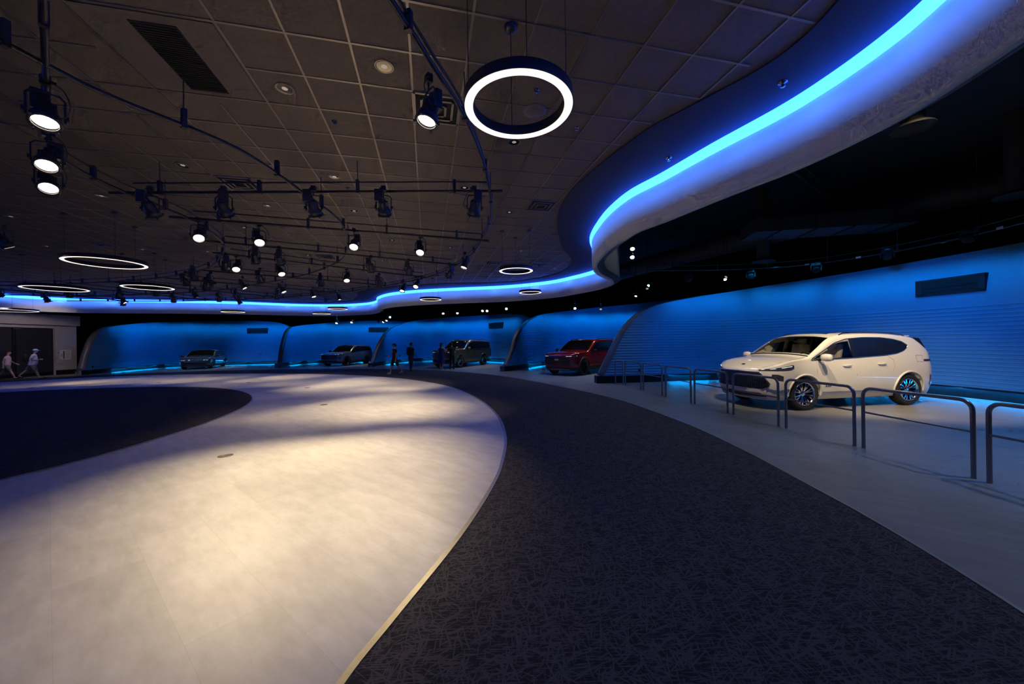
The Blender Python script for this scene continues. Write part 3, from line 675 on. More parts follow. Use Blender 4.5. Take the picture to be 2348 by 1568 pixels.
# moving heads under the dark ceiling
def moving_head(x, y, z, lb, s=1.):
    t = empty('moving_head_light', (x, y, z)); tag(t, lb, 'moving head light', 'moving heads along the dark ceiling'); t.scale = (s,)*3
    t.rotation_euler = (0, 0, math.atan2(-y, -x))
    mb = MB(); mb.box((0, 0, -.05), (.3, .34, .12), bev=.03); mb.tube([(0, 0, .01), (0, 0, .22)], .02, 6); mb.build('base', M['well'], t)
    for sy in (-1, 1):
        mb = MB(); mb.box((0, sy*.19, -.22), (.1, .05, .26), bev=.01); mb.build('arm', M['well'], t)
    mb = MB(); mb.lathe([(0, .13), (.09, .13), (.13, .05), (.14, -.08), (.12, -.14), (0, -.13)], 16, R=Matrix.Rotation(.5, 3, 'Y'), c=(0, 0, -.28)); mb.build('head', M['well'], t)
    mb = MB(); mb.box((.155, 0, -.04), (.006, .12, .03)); mb.build('display', M['dchrome'], t)
for q in [(11.35, 9.0, 4.05, 'large black moving head above the air grille'), (11.05, 10.65, 4.0, 'black moving head left of the air grille'), (10.6, 12.6, 4.0, 'black moving head over the rear of the white SUV roof'), (9.25, 14.0, 4.05, 'black moving head above the white SUV bonnet'), (7.15, 14.6, 4.05, 'leftmost black moving head above the leading edge of the near wall')]:
    moving_head(q[0], q[1], q[2]+.26, q[3], .72)

# ------------------------------------------------------------------ ring pendants
def ring(x, y, r, lb, z=3.75, wires=3, a0=1.57, h=.09, w=.08):
    t = empty('ring_pendant', (x, y, z)); tag(t, lb, 'pendant light', 'ring pendant lights')
    mb = MB(); mb.lathe([(r-w, .012), (r-w, h), (r, h), (r, .012)], 96); mb.lathe([(r-w, .012), (r-w-.003, 0), (r-w+.004, 0)], 96); mb.lathe([(r, .012), (r+.003, 0), (r-.004, 0)], 96); mb.build('ring_body', M['ringb'], t)
    mb = MB(); mb.lathe([(r-w+.004, .001), (r-w+.01, -.006), (r-w/2, -.012), (r-.01, -.006), (r-.004, .001)], 96); mb.build('diffuser', M['ringd'], t)
    for k in range(wires):
        a = a0+2*PI*k/wires; px, py = (r-w/2)*math.cos(a), (r-w/2)*math.sin(a)
        mb = MB(); mb.tube([(px, py, h), (px, py, CZ-z-.02)], .0035, 5); mb.build('cable', M['pipe'], t)
        mb = MB(); mb.lathe([(0, CZ-z-.045), (.03, CZ-z-.045), (.062, CZ-z-.035), (.062, CZ-z-.002)], 20, c=(px, py, 0)); mb.build('canopy', M['fixb'], t)
    return t
ring(.09, 3.19, .475, 'big glowing ring pendant hanging near the camera, top centre', wires=4, a0=1.7)
ring(-9.75, 8.75, .72, 'glowing ring pendant at left, nearest of the left group')
ring(-15.5, 12.35, .77, 'glowing ring pendant low at far left over the blue line')
ring(-12.4, 12.4, .67, 'glowing ring pendant above the blue line, right of the low left one')
ring(.15, 10.5, .49, 'glowing ring pendant right of centre just above the blue line')
ring(.8, 15.2, .47, 'glowing ring pendant against the fascia right of centre')
ring(-3.8, 17.1, .5, 'glowing ring pendant against the fascia left of the bend')
ring(-16.65, 21.7, .59, 'small glowing ring pendant over the leftmost blue wall')
ring(-10.0, 20.9, .53, 'small glowing ring pendant, upper right of the far pair')
ring(-12.5, 23.9, .54, 'small glowing ring pendant, lower left of the far pair')
ring(-26.3, 19.0, .98, 'glowing ring pendant cut by the left edge under the fascia')

# ------------------------------------------------------------------ ceiling fittings
dm = MB(); dm.lathe([(.105, -.004), (.088, -.006), (.082, .0)], 28); DM_ = dm.build('ring_trim', M['tbar'])
dr = MB(); dr.lathe([(.084, -.003), (.06, -.0015), (.03, -.0008)], 28); DR_ = dr.build('reflector', M['refl'])
dl = MB(); dl.lathe([(.034, -.002), (.0, -.003)], 16); DL_ = dl.build('bulb', M['refle'])
protos = [o.data for o in (DM_, DR_, DL_)]
for o in (DM_, DR_, DL_): bpy.data.objects.remove(o)
DOWN = [(-2.734, 4.444, 'left of the two nearest recessed downlights, above the centre'), (-1.401, 4.117, 'right of the two nearest recessed downlights'), (.083, 5.713, 'recessed downlight just below the big ring pendant'), (-5.65, 6.279, 'recessed downlight in the brown tiles left of the middle curved pipe'), (-3.275, 6.794, 'recessed downlight above the middle of the nearest cross pipe'), (-8.425, 7.491, 'recessed downlight left of the nearest cross pipe end'), (-.916, 7.364, 'recessed downlight above the right end of the nearest cross pipe'), (-11.787, 8.569, 'recessed downlight at the left edge of the tiles, nearer one'), (-5.435, 8.146, 'recessed downlight below the nearest pipe between the middle spotlights'), (-3.671, 8.549, 'recessed downlight above the third lit spotlight of the second pipe'), (-11.778, 11.616, 'recessed downlight right of the nearest left ring'), (-10.027, 12.008, 'second recessed downlight right of the nearest left ring'), (-3.595, 11.022, 'recessed downlight between the two right lit spotlights'), (-1.998, 11.99, 'recessed downlight near the right end of the second pipe'), (-7.088, 12.686, 'recessed downlight beside the far square air diffuser'), (-4.854, 13.734, 'recessed downlight right of centre in the far grid'), (-7.745, 15.549, 'small recessed downlight in the far middle of the grid'), (-.015, 8.796, 'recessed downlight alone in the dark tiles right of the curved pipe'), (.365, 12.541, 'recessed downlight above the right small ring'), (-14.188, 11.1, 'recessed downlight left of the nearest left ring'), (1.9, 15.7, 'recessed downlight at the curved right end of the dark tiles'), (-7.056, 9.626, 'recessed downlight between the second and third cross pipes')]
for x, y, lb in DOWN:
    t = empty('recessed_downlight', (x, y, CZ-.004)); tag(t, lb, 'downlight', 'recessed downlights in the tiles')
    for me, nm in zip(protos, ('ring_trim', 'reflector', 'bulb')): child(me, nm, t)
sp_ = MB(); sp_.lathe([(.035, 0), (.034, -.006), (.012, -.01), (.01, -.03), (.018, -.032), (.018, -.036), (0, -.037)], 14); SPm = sp_.build('sprinkler', M['dchrome']); spm = SPm.data; bpy.data.objects.remove(SPm)
for x, y, lb in [(-2.453, 5.113, 'sprinkler head between the near downlights and the nearest pipe'), (.36, 4.544, 'pale sprinkler head seen through the big ring'), (-3.663, 7.939, 'sprinkler head below the middle of the nearest cross pipe'), (1.003, 5.362, 'sprinkler head right of the big ring'), (-7.122, 7.196, 'pale sprinkler head by the left end of the nearest cross pipe'), (-3.25, 7.298, 'pale sprinkler head over the middle of the nearest pipe')]:
    o = bpy.data.objects.new('sprinkler_head', spm); COL.objects.link(o); o.location = (x, y, CZ); tag(o, lb, 'sprinkler')
def diffuser(i, j, lb, n=1):
    c = gp(i+.5, j+.5); t = empty('air_diffuser', (c[0], c[1], CZ), ga); tag(t, lb, 'air diffuser')
    mb = MB()
    for k, s in enumerate((.29, .2, .11)):
        for sx, sy in ((1, 0), (-1, 0), (0, 1), (0, -1)):
            mb.box((sx*s, sy*s, -.012-k*.006), (.03 if sx else 2*s+.03, .03 if sy else 2*s+.03, .014))
    mb.build('vanes', M['tbar'], t)
    mb = MB(); mb.box((0, 0, -.006), (.58, .58, .008)); mb.build('back_plate', M['black'], t)
def cell(x, y):
    dx, dy = x-gox, y-goy; return math.floor((dx*ca+dy*sa)/gs), math.floor((-dx*sa+dy*ca)/gs)
for x, y, lb in [(-.943, 4.853, 'square air diffuser behind the blue-lit spotlight by the big ring'), (-5.069, 6.935, 'square air diffuser above the nearest cross pipe'), (-6.557, 12.721, 'square air diffuser in the far middle of the tiles'), (.687, 8.294, 'square air diffuser at the right edge of the dark tiles'), (-12.27, 10.913, 'square air diffuser over the nearest left ring'), (-.534, 14.269, 'square air diffuser left of the right small ring'), (1.0, 15.0, 'far square air diffuser at the curved right end of the tiles')]:
    diffuser(*cell(x, y), lb)
# large return grille at upper left (two tiles)
c = Vector((gp(-1, 1)[0], gp(-1, 1)[1], CZ-.002)); t = empty('return_grille', c, ga); tag(t, 'large black rectangular return air grille in a plain panel at upper left', 'air grille')
mb = MB(); mb.box((0, 0, -.003), (1.16, 1.16, .006)); mb.build('panel', M['tile'], t)
mb = MB(); mb.box((.02, .02, -.009), (.40, .98, .008)); mb.build('core', M['black'], t)
mb = MB()
for k in range(30): mb.box((.02, -.44+k*.0315, -.016), (.38, .006, .01))
mb.build('fins', mat('grille_fins', (.02, .019, .018), .6), t)
mb = MB(); mb.lathe([(.16, 0), (.158, -.012), (.1, -.016), (0, -.016)], 28); o = mb.build('ceiling_speaker', M['tile'], loc=(.36, 4.95, CZ)); tag(o, 'round dark ceiling speaker seen through the big ring', 'speaker')
for x, y, lb in [(3.0, 6.25, 'small black sprinkler on the dark band beside the glowing line, lower one'), (3.62, 4.45, 'small black sprinkler on the dark band beside the glowing line, upper one')]:
    o = bpy.data.objects.new('sprinkler_head', spm); COL.objects.link(o); o.location = (x-.25, y, CZ-.02); o.scale = (1.5,)*3; tag(o, lb, 'sprinkler')

# ------------------------------------------------------------------ ducts and steel in the dark outer ceiling
t = empty('round_duct', (12.5, 12.2, 6.0)); tag(t, 'long round black duct crossing the dark ceiling over the white SUV', 'duct')
P = [Vector(p)-Vector((12.5, 12.2, 6.0)) for p in [(18, 7.4, 6.02), (15, 9.6, 6.02), (12.5, 12.2, 6.0), (10.3, 15.1, 5.95), (8.4, 18.2, 5.85), (6.7, 21.8, 5.8), (5.5, 26.4, 5.8)]]
mb = MB(); mb.tube(catmull(P, 6), .44, 20); mb.build('duct_run', M['duct'], t)
U_ = arclen(catmull(P, 6))
for k in range(10):
    p, d = at_u(catmull(P, 6), U_, U_[-1]*(k+.5)/10); mb = MB(); mb.tube([p-d*.02, p+d*.02], .465, 20); mb.build('duct_seam', M['duct'], t)
t = empty('flat_duct', (10, 11.6, 5.05)); tag(t, 'wide flat rectangular duct in the dark ceiling above the white SUV roof', 'duct')
t.rotation_euler = (0, 0, -.18)
mb = MB(); mb.box((0, 0, .22), (4.4, 1.1, .44)); mb.build('duct_run', M['duct2'], t)
for k in range(4):
    mb = MB(); mb.box((-1.5+k*1.0, 0, .22), (.05, 1.16, .5)); mb.build('duct_seam', M['black'], t)
for x, y, z, r, lb in [(9.05, 13.0, 4.45, .36, 'round black air diffuser hanging left of the white SUV roof'), (12.1, 8.6, 5.0, .42, 'round black air diffuser high at the right edge'), (6.9, 6.2, 5.25, .28, 'small round black vent high in the dark ceiling')]:
    t = empty('round_diffuser', (x, y, z)); tag(t, lb, 'air diffuser')
    mb = MB(); mb.tube([(0, 0, .05), (0, 0, 7-z)], r*.55, 20); mb.build('drop_duct', M['duct'], t)
    mb = MB(); mb.lathe([(r*.5, .1), (r*.8, .05), (r, 0), (r*.98, -.02), (r*.8, .02), (r*.6, .0), (r*.45, -.02), (r*.3, .01), (0, 0)], 28); mb.build('cone', M['black'], t)
for k_, (a, b, z, lb) in enumerate([((5.2, 3.4), (13.5, 9.5), 6.5, 'black steel truss nearest in the dark ceiling at right'), ((4.2, 7.6), (12.5, 13.6), 6.5, 'second black steel truss in the dark ceiling at right'), ((3.6, 15.5), (14, 19.5), 6.5, 'third black steel truss in the dark ceiling over the red SUV')]):
    A_, B_ = Vector((*a, z)), Vector((*b, z)); t = empty('roof_truss', A_); tag(t, lb, 'roof truss')
    D_ = B_-A_; mb = MB(); mb.tube([(0, 0, 0), D_], .035, 6); mb.build('bottom_chord', M['duct'], t)
    up = Vector((0, 0, .4)); mb = MB(); mb.tube([up, D_+up], .035, 6); mb.build('top_chord', M['duct'], t)
    mb = MB(); N = 14
    for k in range(N):
        p = D_*(k/N); q = D_*((k+.5)/N)+up; r = D_*((k+1)/N); mb.tube([p, q], .014, 5); mb.tube([q, r], .014, 5)
    mb.build('web_bars', M['duct'], t)

# ------------------------------------------------------------------ floor discs
dm = MB(); dm.lathe([(.1, .001), (.1, .006), (.085, .008), (.082, .006), (0, .006)], 28); dm.box((0, .03, .008), (.06, .03, .003)); D_ = dm.build('floor_outlet_cover', mat('bronze_cover', (.13, .10, .07), .45, .6)); dme = D_.data; bpy.data.objects.remove(D_)
for x, y, lb in [(-4.482, 5.641, 'nearest round bronze outlet cover in the pale floor'), (-5.365, 10.305, 'second round outlet cover in the pale floor, right of the dark carpet tip'), (-8.191, 14.481, 'round outlet cover in the far warm pool of light'), (-12.315, 16.925, 'small far round outlet cover behind the carpet island'), (-17.214, 17.609, 'small far round outlet cover left of centre'), (-21.413, 16.116, 'small far round outlet cover at far left')]:
    o = bpy.data.objects.new('floor_outlet_cover', dme); COL.objects.link(o); o.location = (x, y, 0); tag(o, lb, 'floor outlet')

# ------------------------------------------------------------------ barriers
RAIL = [((4.03, 14.22), (4.245, 13.93), 'tiny end barrier section by the foot of the near wall'),
 ((4.25, 13.70), (4.36, 12.33), 'second barrier section from the far end'),
 ((4.39, 12.2), (4.55, 11.05), 'third barrier section from the far end'),
 ((4.575, 10.85), (4.74, 9.66), 'fourth barrier section from the far end, left of the white SUV'),
 ((4.77, 9.52), (4.92, 8.32), 'barrier section just before the grille of the white SUV'),
 ((4.945, 8.14), (5.11, 6.99), 'barrier section before the front wheel side of the grille'),
 ((5.13, 6.82), (5.31, 5.65), 'barrier section before the front wheel of the white SUV'),
 ((5.335, 5.53), (5.445, 4.30), 'large barrier section before the rear wheel of the white SUV'),
 ((5.45, 4.16), (5.45, 2.9), 'nearest barrier section cut by the right edge')]
for a, b, lb in RAIL:
    A_, B_ = Vector((*a, 0)), Vector((*b, 0)); t = empty('barrier_rail', A_); tag(t, lb, 'barrier', 'steel crowd barriers in the bay')
    D_ = B_-A_; L = D_.length; d = D_.normalized(); H = .92; R = min(.12, L*.35); up = Vector((0, 0, 1))
    arc = [d*(R-R*math.cos(k*PI/12))+up*(H-R+R*math.sin(k*PI/12)) for k in range(7)]
    arc2 = [D_-d*(R-R*math.cos(k*PI/12))+up*(H-R+R*math.sin(k*PI/12)) for k in range(6, -1, -1)]
    mb = MB(); mb.tube(arc+arc2, .023, 12, caps=False); mb.build('top_rail', M['steel'], t)
    for base in (Vector((0, 0, 0)), D_):
        mb = MB(); mb.tube([base, base+up*(H-R)], .023, 12); mb.build('post', M['steel'], t)
    mb = MB(); mb.tube([up*.55, D_+up*.55], .014, 10); mb.build('lower_rail', M['steel'], t)
# ------------------------------------------------------------------ light from the bay luminaires (blue wash) and added car lamps
BLUE = (.0, .36, 1.0)
def wall_wash(C, U, u0, u1, N, power, kick, key, z=4.3, dist=.95):
    L = U[-1]
    for i in range(N):
        u = u0+(u1-u0)*(i+.5)/N; p, d = at_u(C, U, u); nrm = Vector((d.y, -d.x, 0))
        a = p+nrm*dist+Vector((0, 0, z)); seg = (u1-u0)/N
        o = lamp('AREA', 'wall_wash', a, BLUE, power*seg, p+Vector((0, 0, 3.05)), shape='RECTANGLE', size=seg, size_y=.12, spread=math.radians(60))
        x = Vector((d.x, d.y, 0)).normalized(); zz = (a-(p+Vector((0, 0, 3.15)))).normalized(); y = zz.cross(x)
        o.matrix_world = Matrix(((x.x, y.x, zz.x, a.x), (x.y, y.y, zz.y, a.y), (x.z, y.z, zz.z, a.z), (0, 0, 0, 1)))
        # LED hidden under the wall's lower edge, shining on the floor
        b = p+nrm*.07+Vector((0, 0, .27)); o = lamp('AREA', 'kick_led', b, (0, .34, 1), kick*seg, shape='RECTANGLE', size=seg, size_y=.03, spread=math.radians(170))
        zz = Vector((0, 0, 1)); zz = (zz-nrm*.35).normalized(); y = zz.cross(x)
        o.matrix_world = Matrix(((x.x, y.x, zz.x, b.x), (x.y, y.y, zz.y, b.y), (x.z, y.z, zz.z, b.z), (0, 0, 0, 1)))
WW, KK = 2.6, 12
wall_wash(*W[5], 3.0, 15.5, 7, WW, KK, 0)
wall_wash(*W[4], 3.0, 19, 7, WW, KK, 0)
wall_wash(*W[3], 3.0, 20, 7, WW, KK, 0)
wall_wash(*W[2], 3.0, 16.5, 6, WW, KK, 0)
wall_wash(*W[1], 2.5, 18, 7, WW*.8, KK, 0)
def bspot(p, aim, pw, size=80, col=(0, .22, 1)): lamp('SPOT', 'bay_blue', p, col, pw, aim, spot_size=math.radians(size), spot_blend=1, shadow_soft_size=.2)
BP = 1.15
bspot((8.0, 8.5, 4.4), (11.8, 11.5, 1.2), 420*BP); bspot((6.0, 10.5, 4.4), (7.5, 14.9, 1.0), 260*BP); bspot((7.6, 5, 5.6), (7.4, 5.2, 0), 520*BP, 70); bspot((9, 5.0, 4.4), (12.3, 6.5, 1.5), 300*BP)
bspot((4.5, 21.5, 4.4), (6.5, 27.8, 1.2), 500*BP); bspot((1.2, 21, 4.4), (2.5, 26.5, 1.2), 240*BP); bspot((3.5, 17.5, 4.4), (1.5, 17.0, 0), 260*BP)
bspot((-4.5, 29, 4.4), (-4, 34.5, 1.2), 480*BP); bspot((-8.2, 29, 4.4), (-10, 33, 1.2), 300*BP); bspot((-3.5, 26, 4.4), (-3.0, 24.0, 0), 260*BP)
bspot((-14.3, 29.5, 4.4), (-14, 35, 1.2), 420*BP); bspot((-16.5, 29.5, 4.4), (-19, 33, 1.2), 300*BP); bspot((-14.5, 27.5, 4.4), (-14, 27, 0), 260*BP)
bspot((-23, 28.5, 4.4), (-22.5, 34, 1.2), 420*BP); bspot((-26, 27, 4.4), (-29, 29, 1.2), 260*BP); bspot((-23, 26.8, 4.4), (-23, 27, 0), 200*BP)
# warm lamps added for the cars, out of sight in the outer ceiling
def fixspot(p, aim, pw, lb, size=55, col=WARM):
    spotlight(p[0], p[1], p[2], aim, lb, 'lens', 'spotlights in the dark outer ceiling', .9, small=True)
    d = (Vector(aim)-Vector(p)).normalized(); lamp('SPOT', 'car_fill', Vector(p)+Vector((0, 0, -.4))+d*.25, col, pw, aim, spot_size=math.radians(size), spot_blend=.6, shadow_soft_size=.1)
    return
CARW = (1, .78, .5)
def cbeam(p, aim, pw, size=55, col=CARW): lamp('SPOT', 'car_fill', p, col, pw, aim, spot_size=math.radians(size), spot_blend=.7, shadow_soft_size=.1)
cbeam((4.6, 6.2, 5.9), (7.6, 9.5, .9), 1150, 46); cbeam((6.0, 4.6, 5.9), (9.2, 9.4, .8), 1150, 46); cbeam((9.6, 6.0, 5.9), (9.4, 8.8, .6), 500, 50)
cbeam((4.5, 15.2, 5.6), (5.0, 18.8, .9), 190); cbeam((6.5, 20.5, 5.6), (4.6, 18.6, .5), 260)
cbeam((-4.6, 23.0, 5.6), (-3.4, 27, .9), 200); cbeam((-1.5, 28.6, 5.6), (-3.2, 26.4, .3), 360)
cbeam((-12.6, 30.5, 5.6), (-13.6, 30.2, .3), 300); cbeam((-15.5, 26.6, 5.6), (-14.2, 30.0, .9), 120)
cbeam((-25.4, 25.0, 5.6), (-24.4, 29, .8), 150); cbeam((-23.3, 31, 5.6), (-24.3, 29, .2), 380)
# unseen lamp added to brighten the entrance
lamp('SPOT', 'spot_beam', (-25.5, 20.5, 4.2), (1, .80, .7), 200, (-30, 22.5, 1.4), spot_size=1.5, spot_blend=1, shadow_soft_size=.2)
# wide fill lamps added over the bay floors, without fixtures

NEU = (.86, .92, 1.0)
for p, a, pw, sz in [((7.6, 3.4, 5.8), (5.6, 2.2, 0), 250, 120), ((6.0, 8.8, 5.8), (4.6, 7.2, 0), 90, 110), ((4.6, 12.8, 5.8), (3.8, 11.5, 0), 90, 110), ((2.6, 16.8, 4.6), (1.9, 16.5, 0), 150, 120), ((-1.5, 23.0, 4.6), (-2.2, 22.5, 0), 120, 120), ((-12, 28.2, 4.6), (-12.5, 27, 0), 90, 120), ((-22.5, 26, 4.6), (-22, 25.8, 0), 60, 120)]:
    lamp('SPOT', 'bay_fill', p, NEU, pw*1.3, a, spot_size=math.radians(sz), spot_blend=1, shadow_soft_size=.25)

bspot((1.7, 12.6, 4.3), (3.4, 14.5, 1.3), 110, 50)  # blue lamp added to light the near wall's nose, no fixture

lamp('SPOT', 'spot_beam', (-25.4, 18.0, 4.2), (1, .88, .8), 190, (-27.6, 20.8, 1.0), spot_size=math.radians(38), spot_blend=1, shadow_soft_size=.15)  # extra lamp added to brighten the walkers at the doors, no fixture
# blue area lamps added in mid-air before the LED line to tint the fascia
US = arclen(S); u = 1.5
while u < US[-1]-32:
    p, d = at_u(S, US, u); seg = 1.0 if p.y < 17 and p.x > 0 else 2.4; u += seg
    p, d = at_u(S, US, u-seg/2); d = Vector((d.x, d.y, 0)).normalized(); nrm = Vector((-d.y, d.x, 0))
    b = p+nrm*.36+Vector((0, 0, CZ-.04)); zz = (Vector((0, 0, 1))+nrm*.62).normalized(); y = zz.cross(d)
    o = lamp('AREA', 'fascia_fill', b, (.08, .26, 1), 1.9*seg, shape='RECTANGLE', size=seg*1.05, size_y=.05, spread=math.radians(84))
    o.matrix_world = Matrix(((d.x, y.x, zz.x, b.x), (d.y, y.y, zz.y, b.y), (d.z, y.z, zz.z, b.z), (0, 0, 0, 1)))
# ------------------------------------------------------------------ cars
def make_car(name, label, loc, heading, P, paint_m, detail=True):
    """local frame: +x front, +y left, z up, origin on the ground midway between the axles"""
    wb, W = P['wb'], P['W']; xf = wb/2+P['fo']; xr = -(wb/2+P['ro']); wr = P['wr']; ar = wr*P.get('arch', 1.13)
    top = P['top']; zb = P['zb']; nf, nr = P.get('nf', 3.0), P.get('nr', 4.0)
    cf, cb = P.get('cf', .85), P.get('cb', .55)      # corner lengths front / rear
    zsh = P['zsh']; roofz = max(v for _, v in top)
    root = empty(name, (loc[0], loc[1], 0), heading); tag(root, label, 'car')
    # --- plan curve, front centre -> left side -> rear centre
    plan = []
    for i in range(0, 41):
        t = PI/2*i/40; plan.append((xf-cf+cf*math.cos(t)**(2/nf) if t < PI/2-1e-6 else xf-cf, W*math.sin(t)**(2/nf) if t > 0 else 0))
    N = 60
    for i in range(1, N): plan.append((xf-cf+(xr+cb-xf+cf)*i/N, W))
    for i in range(0, 31):
        t = PI/2*i/30; plan.append((xr+cb-cb*(math.sin(t)**(2/nr) if t > 0 else 0), W*(math.cos(t)**(2/nr) if t < PI/2-1e-6 else 0)))
    S_ = [0.]
    for a, b in zip(plan, plan[1:]): S_.append(S_[-1]+math.hypot(b[0]-a[0], b[1]-a[1]))
    def plan_at(s):
        s = max(0, min(S_[-1], s))
        lo, hi = 0, len(S_)-1
        while hi-lo > 1:
            m_ = (lo+hi)//2
            if S_[m_] <= s: lo = m_
            else: hi = m_
        t = (s-S_[lo])/max(1e-9, S_[hi]-S_[lo]); return plan[lo][0]*(1-t)+plan[hi][0]*t, plan[lo][1]*(1-t)+plan[hi][1]*t
    s_front_end = S_[40]; s_rear_start = S_[40+N-1]
    def s_of_x(x): return s_front_end+(xf-cf-x)      # valid along the straight side
    low = P.get('low', [(zb, .90), (zb+.12, .955), (.5, .985), (.72, 1.0), (.9, .99), (zsh, .965)])
    def k(z, zt):
        if z <= zsh: return smooth_tab(low, z)
        f = (z-zsh)/(roofz-zsh); return .965-P.get('tumble', .20)*f**1.15
    fs = P.get('fshear', [(zb, -.06), (.45, .0), (.62, .0), (.85, -.05), (1.0, -.10), (1.2, -.12)])
    rs = P.get('rshear', [(zb, .08), (.5, 0), (.8, 0), (1.0, .02)])
    def warp(x, z):
        if x > xf-cf*1.1:
            w_ = min(1, (x-(xf-cf*1.1))/(cf*.9)); w_ = w_*w_*(3-2*w_); return x+smooth_tab(fs, z)*w_
        if x < xr+cb:
            w_ = min(1, (xr+cb-x)/(cb*.9)); return x+smooth_tab(rs, z)*w_
        return x
    def ztop(x): return smooth_tab(top, x)
    crown = P.get('crown', .05)
    def ze(x):
        zt = ztop(x); c = crown*(1+.6*min(1, max(0, (zt-zsh)/.4))); return zt-c
    def surf(s, z, off=0., side=1):
        x, y = plan_at(s); x2, y2 = plan_at(s+.02); x1, y1 = plan_at(s-.02)
        kk = k(z, 0); tx, ty = x2-x1, y2-y1; l = math.hypot(tx, ty) or 1; nx, ny = -ty/l*-1, tx/l*-1
        # outward normal of the plan curve
        nx, ny = ty/l, -tx/l
        if nx*(x-(xf+xr)/2)*.001+ny*y < 0 and abs(y) > .05: nx, ny = -nx, -ny
        if abs(y) <= .05: nx, ny = (1, 0) if x > 0 else (-1, 0)
        X, Y = warp(x, z), y*kk
        return Vector((X+nx*off, side*(Y+ny*off), z))
    def tops(x, y, off=0.):
        # y given as fraction -1..1 of the edge half width
        z0, zt = ze(x), ztop(x); s = None
        # half width at this station
        yy = plan_w(x)*k(z0, 0)
        z = z0+(zt-z0)*(1-abs(y)**2.6); return Vector((warp(x, z), y*yy, z+off))
    def plan_w(x):
        if x > xf-cf: 
            u = min(1, (x-(xf-cf))/cf); return W*max(0, 1-u**nf)**(1/nf)
        if x < xr+cb:
            u = min(1, (xr+cb-x)/cb); return W*max(0, 1-u**nr)**(1/nr)
        return W
    # --- stations
    ss = []
    i = 0
    while i < 40: ss.append(S_[i]); i += 2
    s = s_front_end; step = .07 if detail else .12
    while s < s_rear_start-.02: ss.append(s); s += step
    ss.append(s_rear_start)
    for i in range(40+N-1+2, len(S_), 2): ss.append(S_[i])
    if ss[-1] < S_[-1]: ss.append(S_[-1])
    nz1, nz2, ny = 9, 8, 8
    V = []; per = None
    for s in ss:
        x, y = plan_at(s); e = ze(x); col_ = []
        zs_ = min(zsh, e-.01)
        for j in range(nz1+1): z = zb+(zs_-zb)*j/nz1; col_.append((surf(s, z)))
        for j in range(1, nz2+1): z = zs_+(e-zs_)*j/nz2; col_.append(surf(s, z))
        edge = col_[-1]
        for j in range(1, ny+1):
            f = 1-j/ny; zt = ztop(x); z = e+(zt-e)*(1-f**2.6); col_.append(Vector((warp(x, z), plan_at(s)[1]*k(e, 0)*f, z)))
        # close underneath
        col_ = [Vector((col_[0].x, 0, zb))]+[Vector((col_[0].x, col_[0].y*.8, zb-.0))]+col_
        V.append(col_)
    m = len(V[0]); vs = []; fc = []
    for col_ in V: vs += col_
    n = len(V)
    for i in range(n-1):
        for j in range(m-1): fc.append((i*m+j, i*m+j+1, (i+1)*m+j+1, (i+1)*m+j))
    b = len(vs); vs2 = vs+[Vector((v.x, -v.y, v.z)) for v in vs]
    fc2 = fc+[tuple(b+q for q in f)[::-1] for f in fc]
    me = bpy.data.meshes.new('body'); me.from_pydata([tuple(v) for v in vs2], [], fc2); me.update()
    bm = bmesh.new(); bm.from_mesh(me); bmesh.ops.remove_doubles(bm, verts=bm.verts, dist=.0006)
    bmesh.ops.dissolve_degenerate(bm, dist=.0004, edges=bm.edges); bmesh.ops.recalc_face_normals(bm, faces=bm.faces); bm.to_mesh(me)
    body = bpy.data.objects.new('body', me); COL.objects.link(body)
    # wheel wells by boolean
    cut = MB()
    for ax in (wb/2, -wb/2):
        for sy in (-1, 1):
            R = Matrix.Rotation(PI/2, 3, 'X'); cut.lathe([(0, -.2), (ar, -.2), (ar, .2), (0, .2)], 40, R=R, c=(ax, sy*(W-.12), wr+.01), sm=False)
    co_ = cut.build('cutter', M['well']); bmc = bmesh.new(); bmc.from_mesh(co_.data); bmesh.ops.remove_doubles(bmc, verts=bmc.verts, dist=1e-5); bmesh.ops.recalc_face_normals(bmc, faces=bmc.faces); bmc.to_mesh(co_.data); bmc.free()
    md = body.modifiers.new('b', 'BOOLEAN'); md.object = co_; md.operation = 'DIFFERENCE'; md.solver = 'EXACT'
    dg = bpy.context.evaluated_depsgraph_get(); me2 = bpy.data.meshes.new_from_object(body.evaluated_get(dg))
    body.modifiers.clear(); body.data = me2; bpy.data.objects.remove(co_)
    me2.materials.clear()
    for q in (paint_m, M['well'], P.get('lower_m', paint_m)): me2.materials.append(q)
    # --- windows
    zl, zu = P['zl'], P['zu']
    bm = bmesh.new(); bm.from_mesh(me2); kill = []
    for f in bm.faces:
        c = f.calc_center_median()
        f.smooth = True; f.material_index = 0
        for ax in (wb/2, -wb/2):
            d = math.hypot(c.x-ax, c.z-wr-.01)
            if d < ar-.004 and c.z < wr+ar: f.material_index = 1; f.smooth = False
        if f.material_index == 0 and c.z < P.get('clad_z', 0) and abs(c.y) > .3: f.material_index = 2
        if detail and f.material_index == 0:
            if abs(c.y) > .35 and c.z > zsh:
                for (xa, xb) in P['panes']:
                    if xb+.035 < c.x < xa-.035 and lerp_tab(zl, c.x)+.03 < c.z < lerp_tab(zu, c.x)-.03: kill.append(f); break
            ws = P['windshield']
            if ws[1]+.05 < c.x < ws[0]-.06 and c.z > zsh and abs(c.y) < plan_w(c.x)*k(ze(c.x), 0)*.85 and f.normal.z > .25: kill.append(f)
    if kill: bmesh.ops.delete(bm, geom=kill, context='FACES')
    bm.to_mesh(me2); bm.free(); body.parent = root
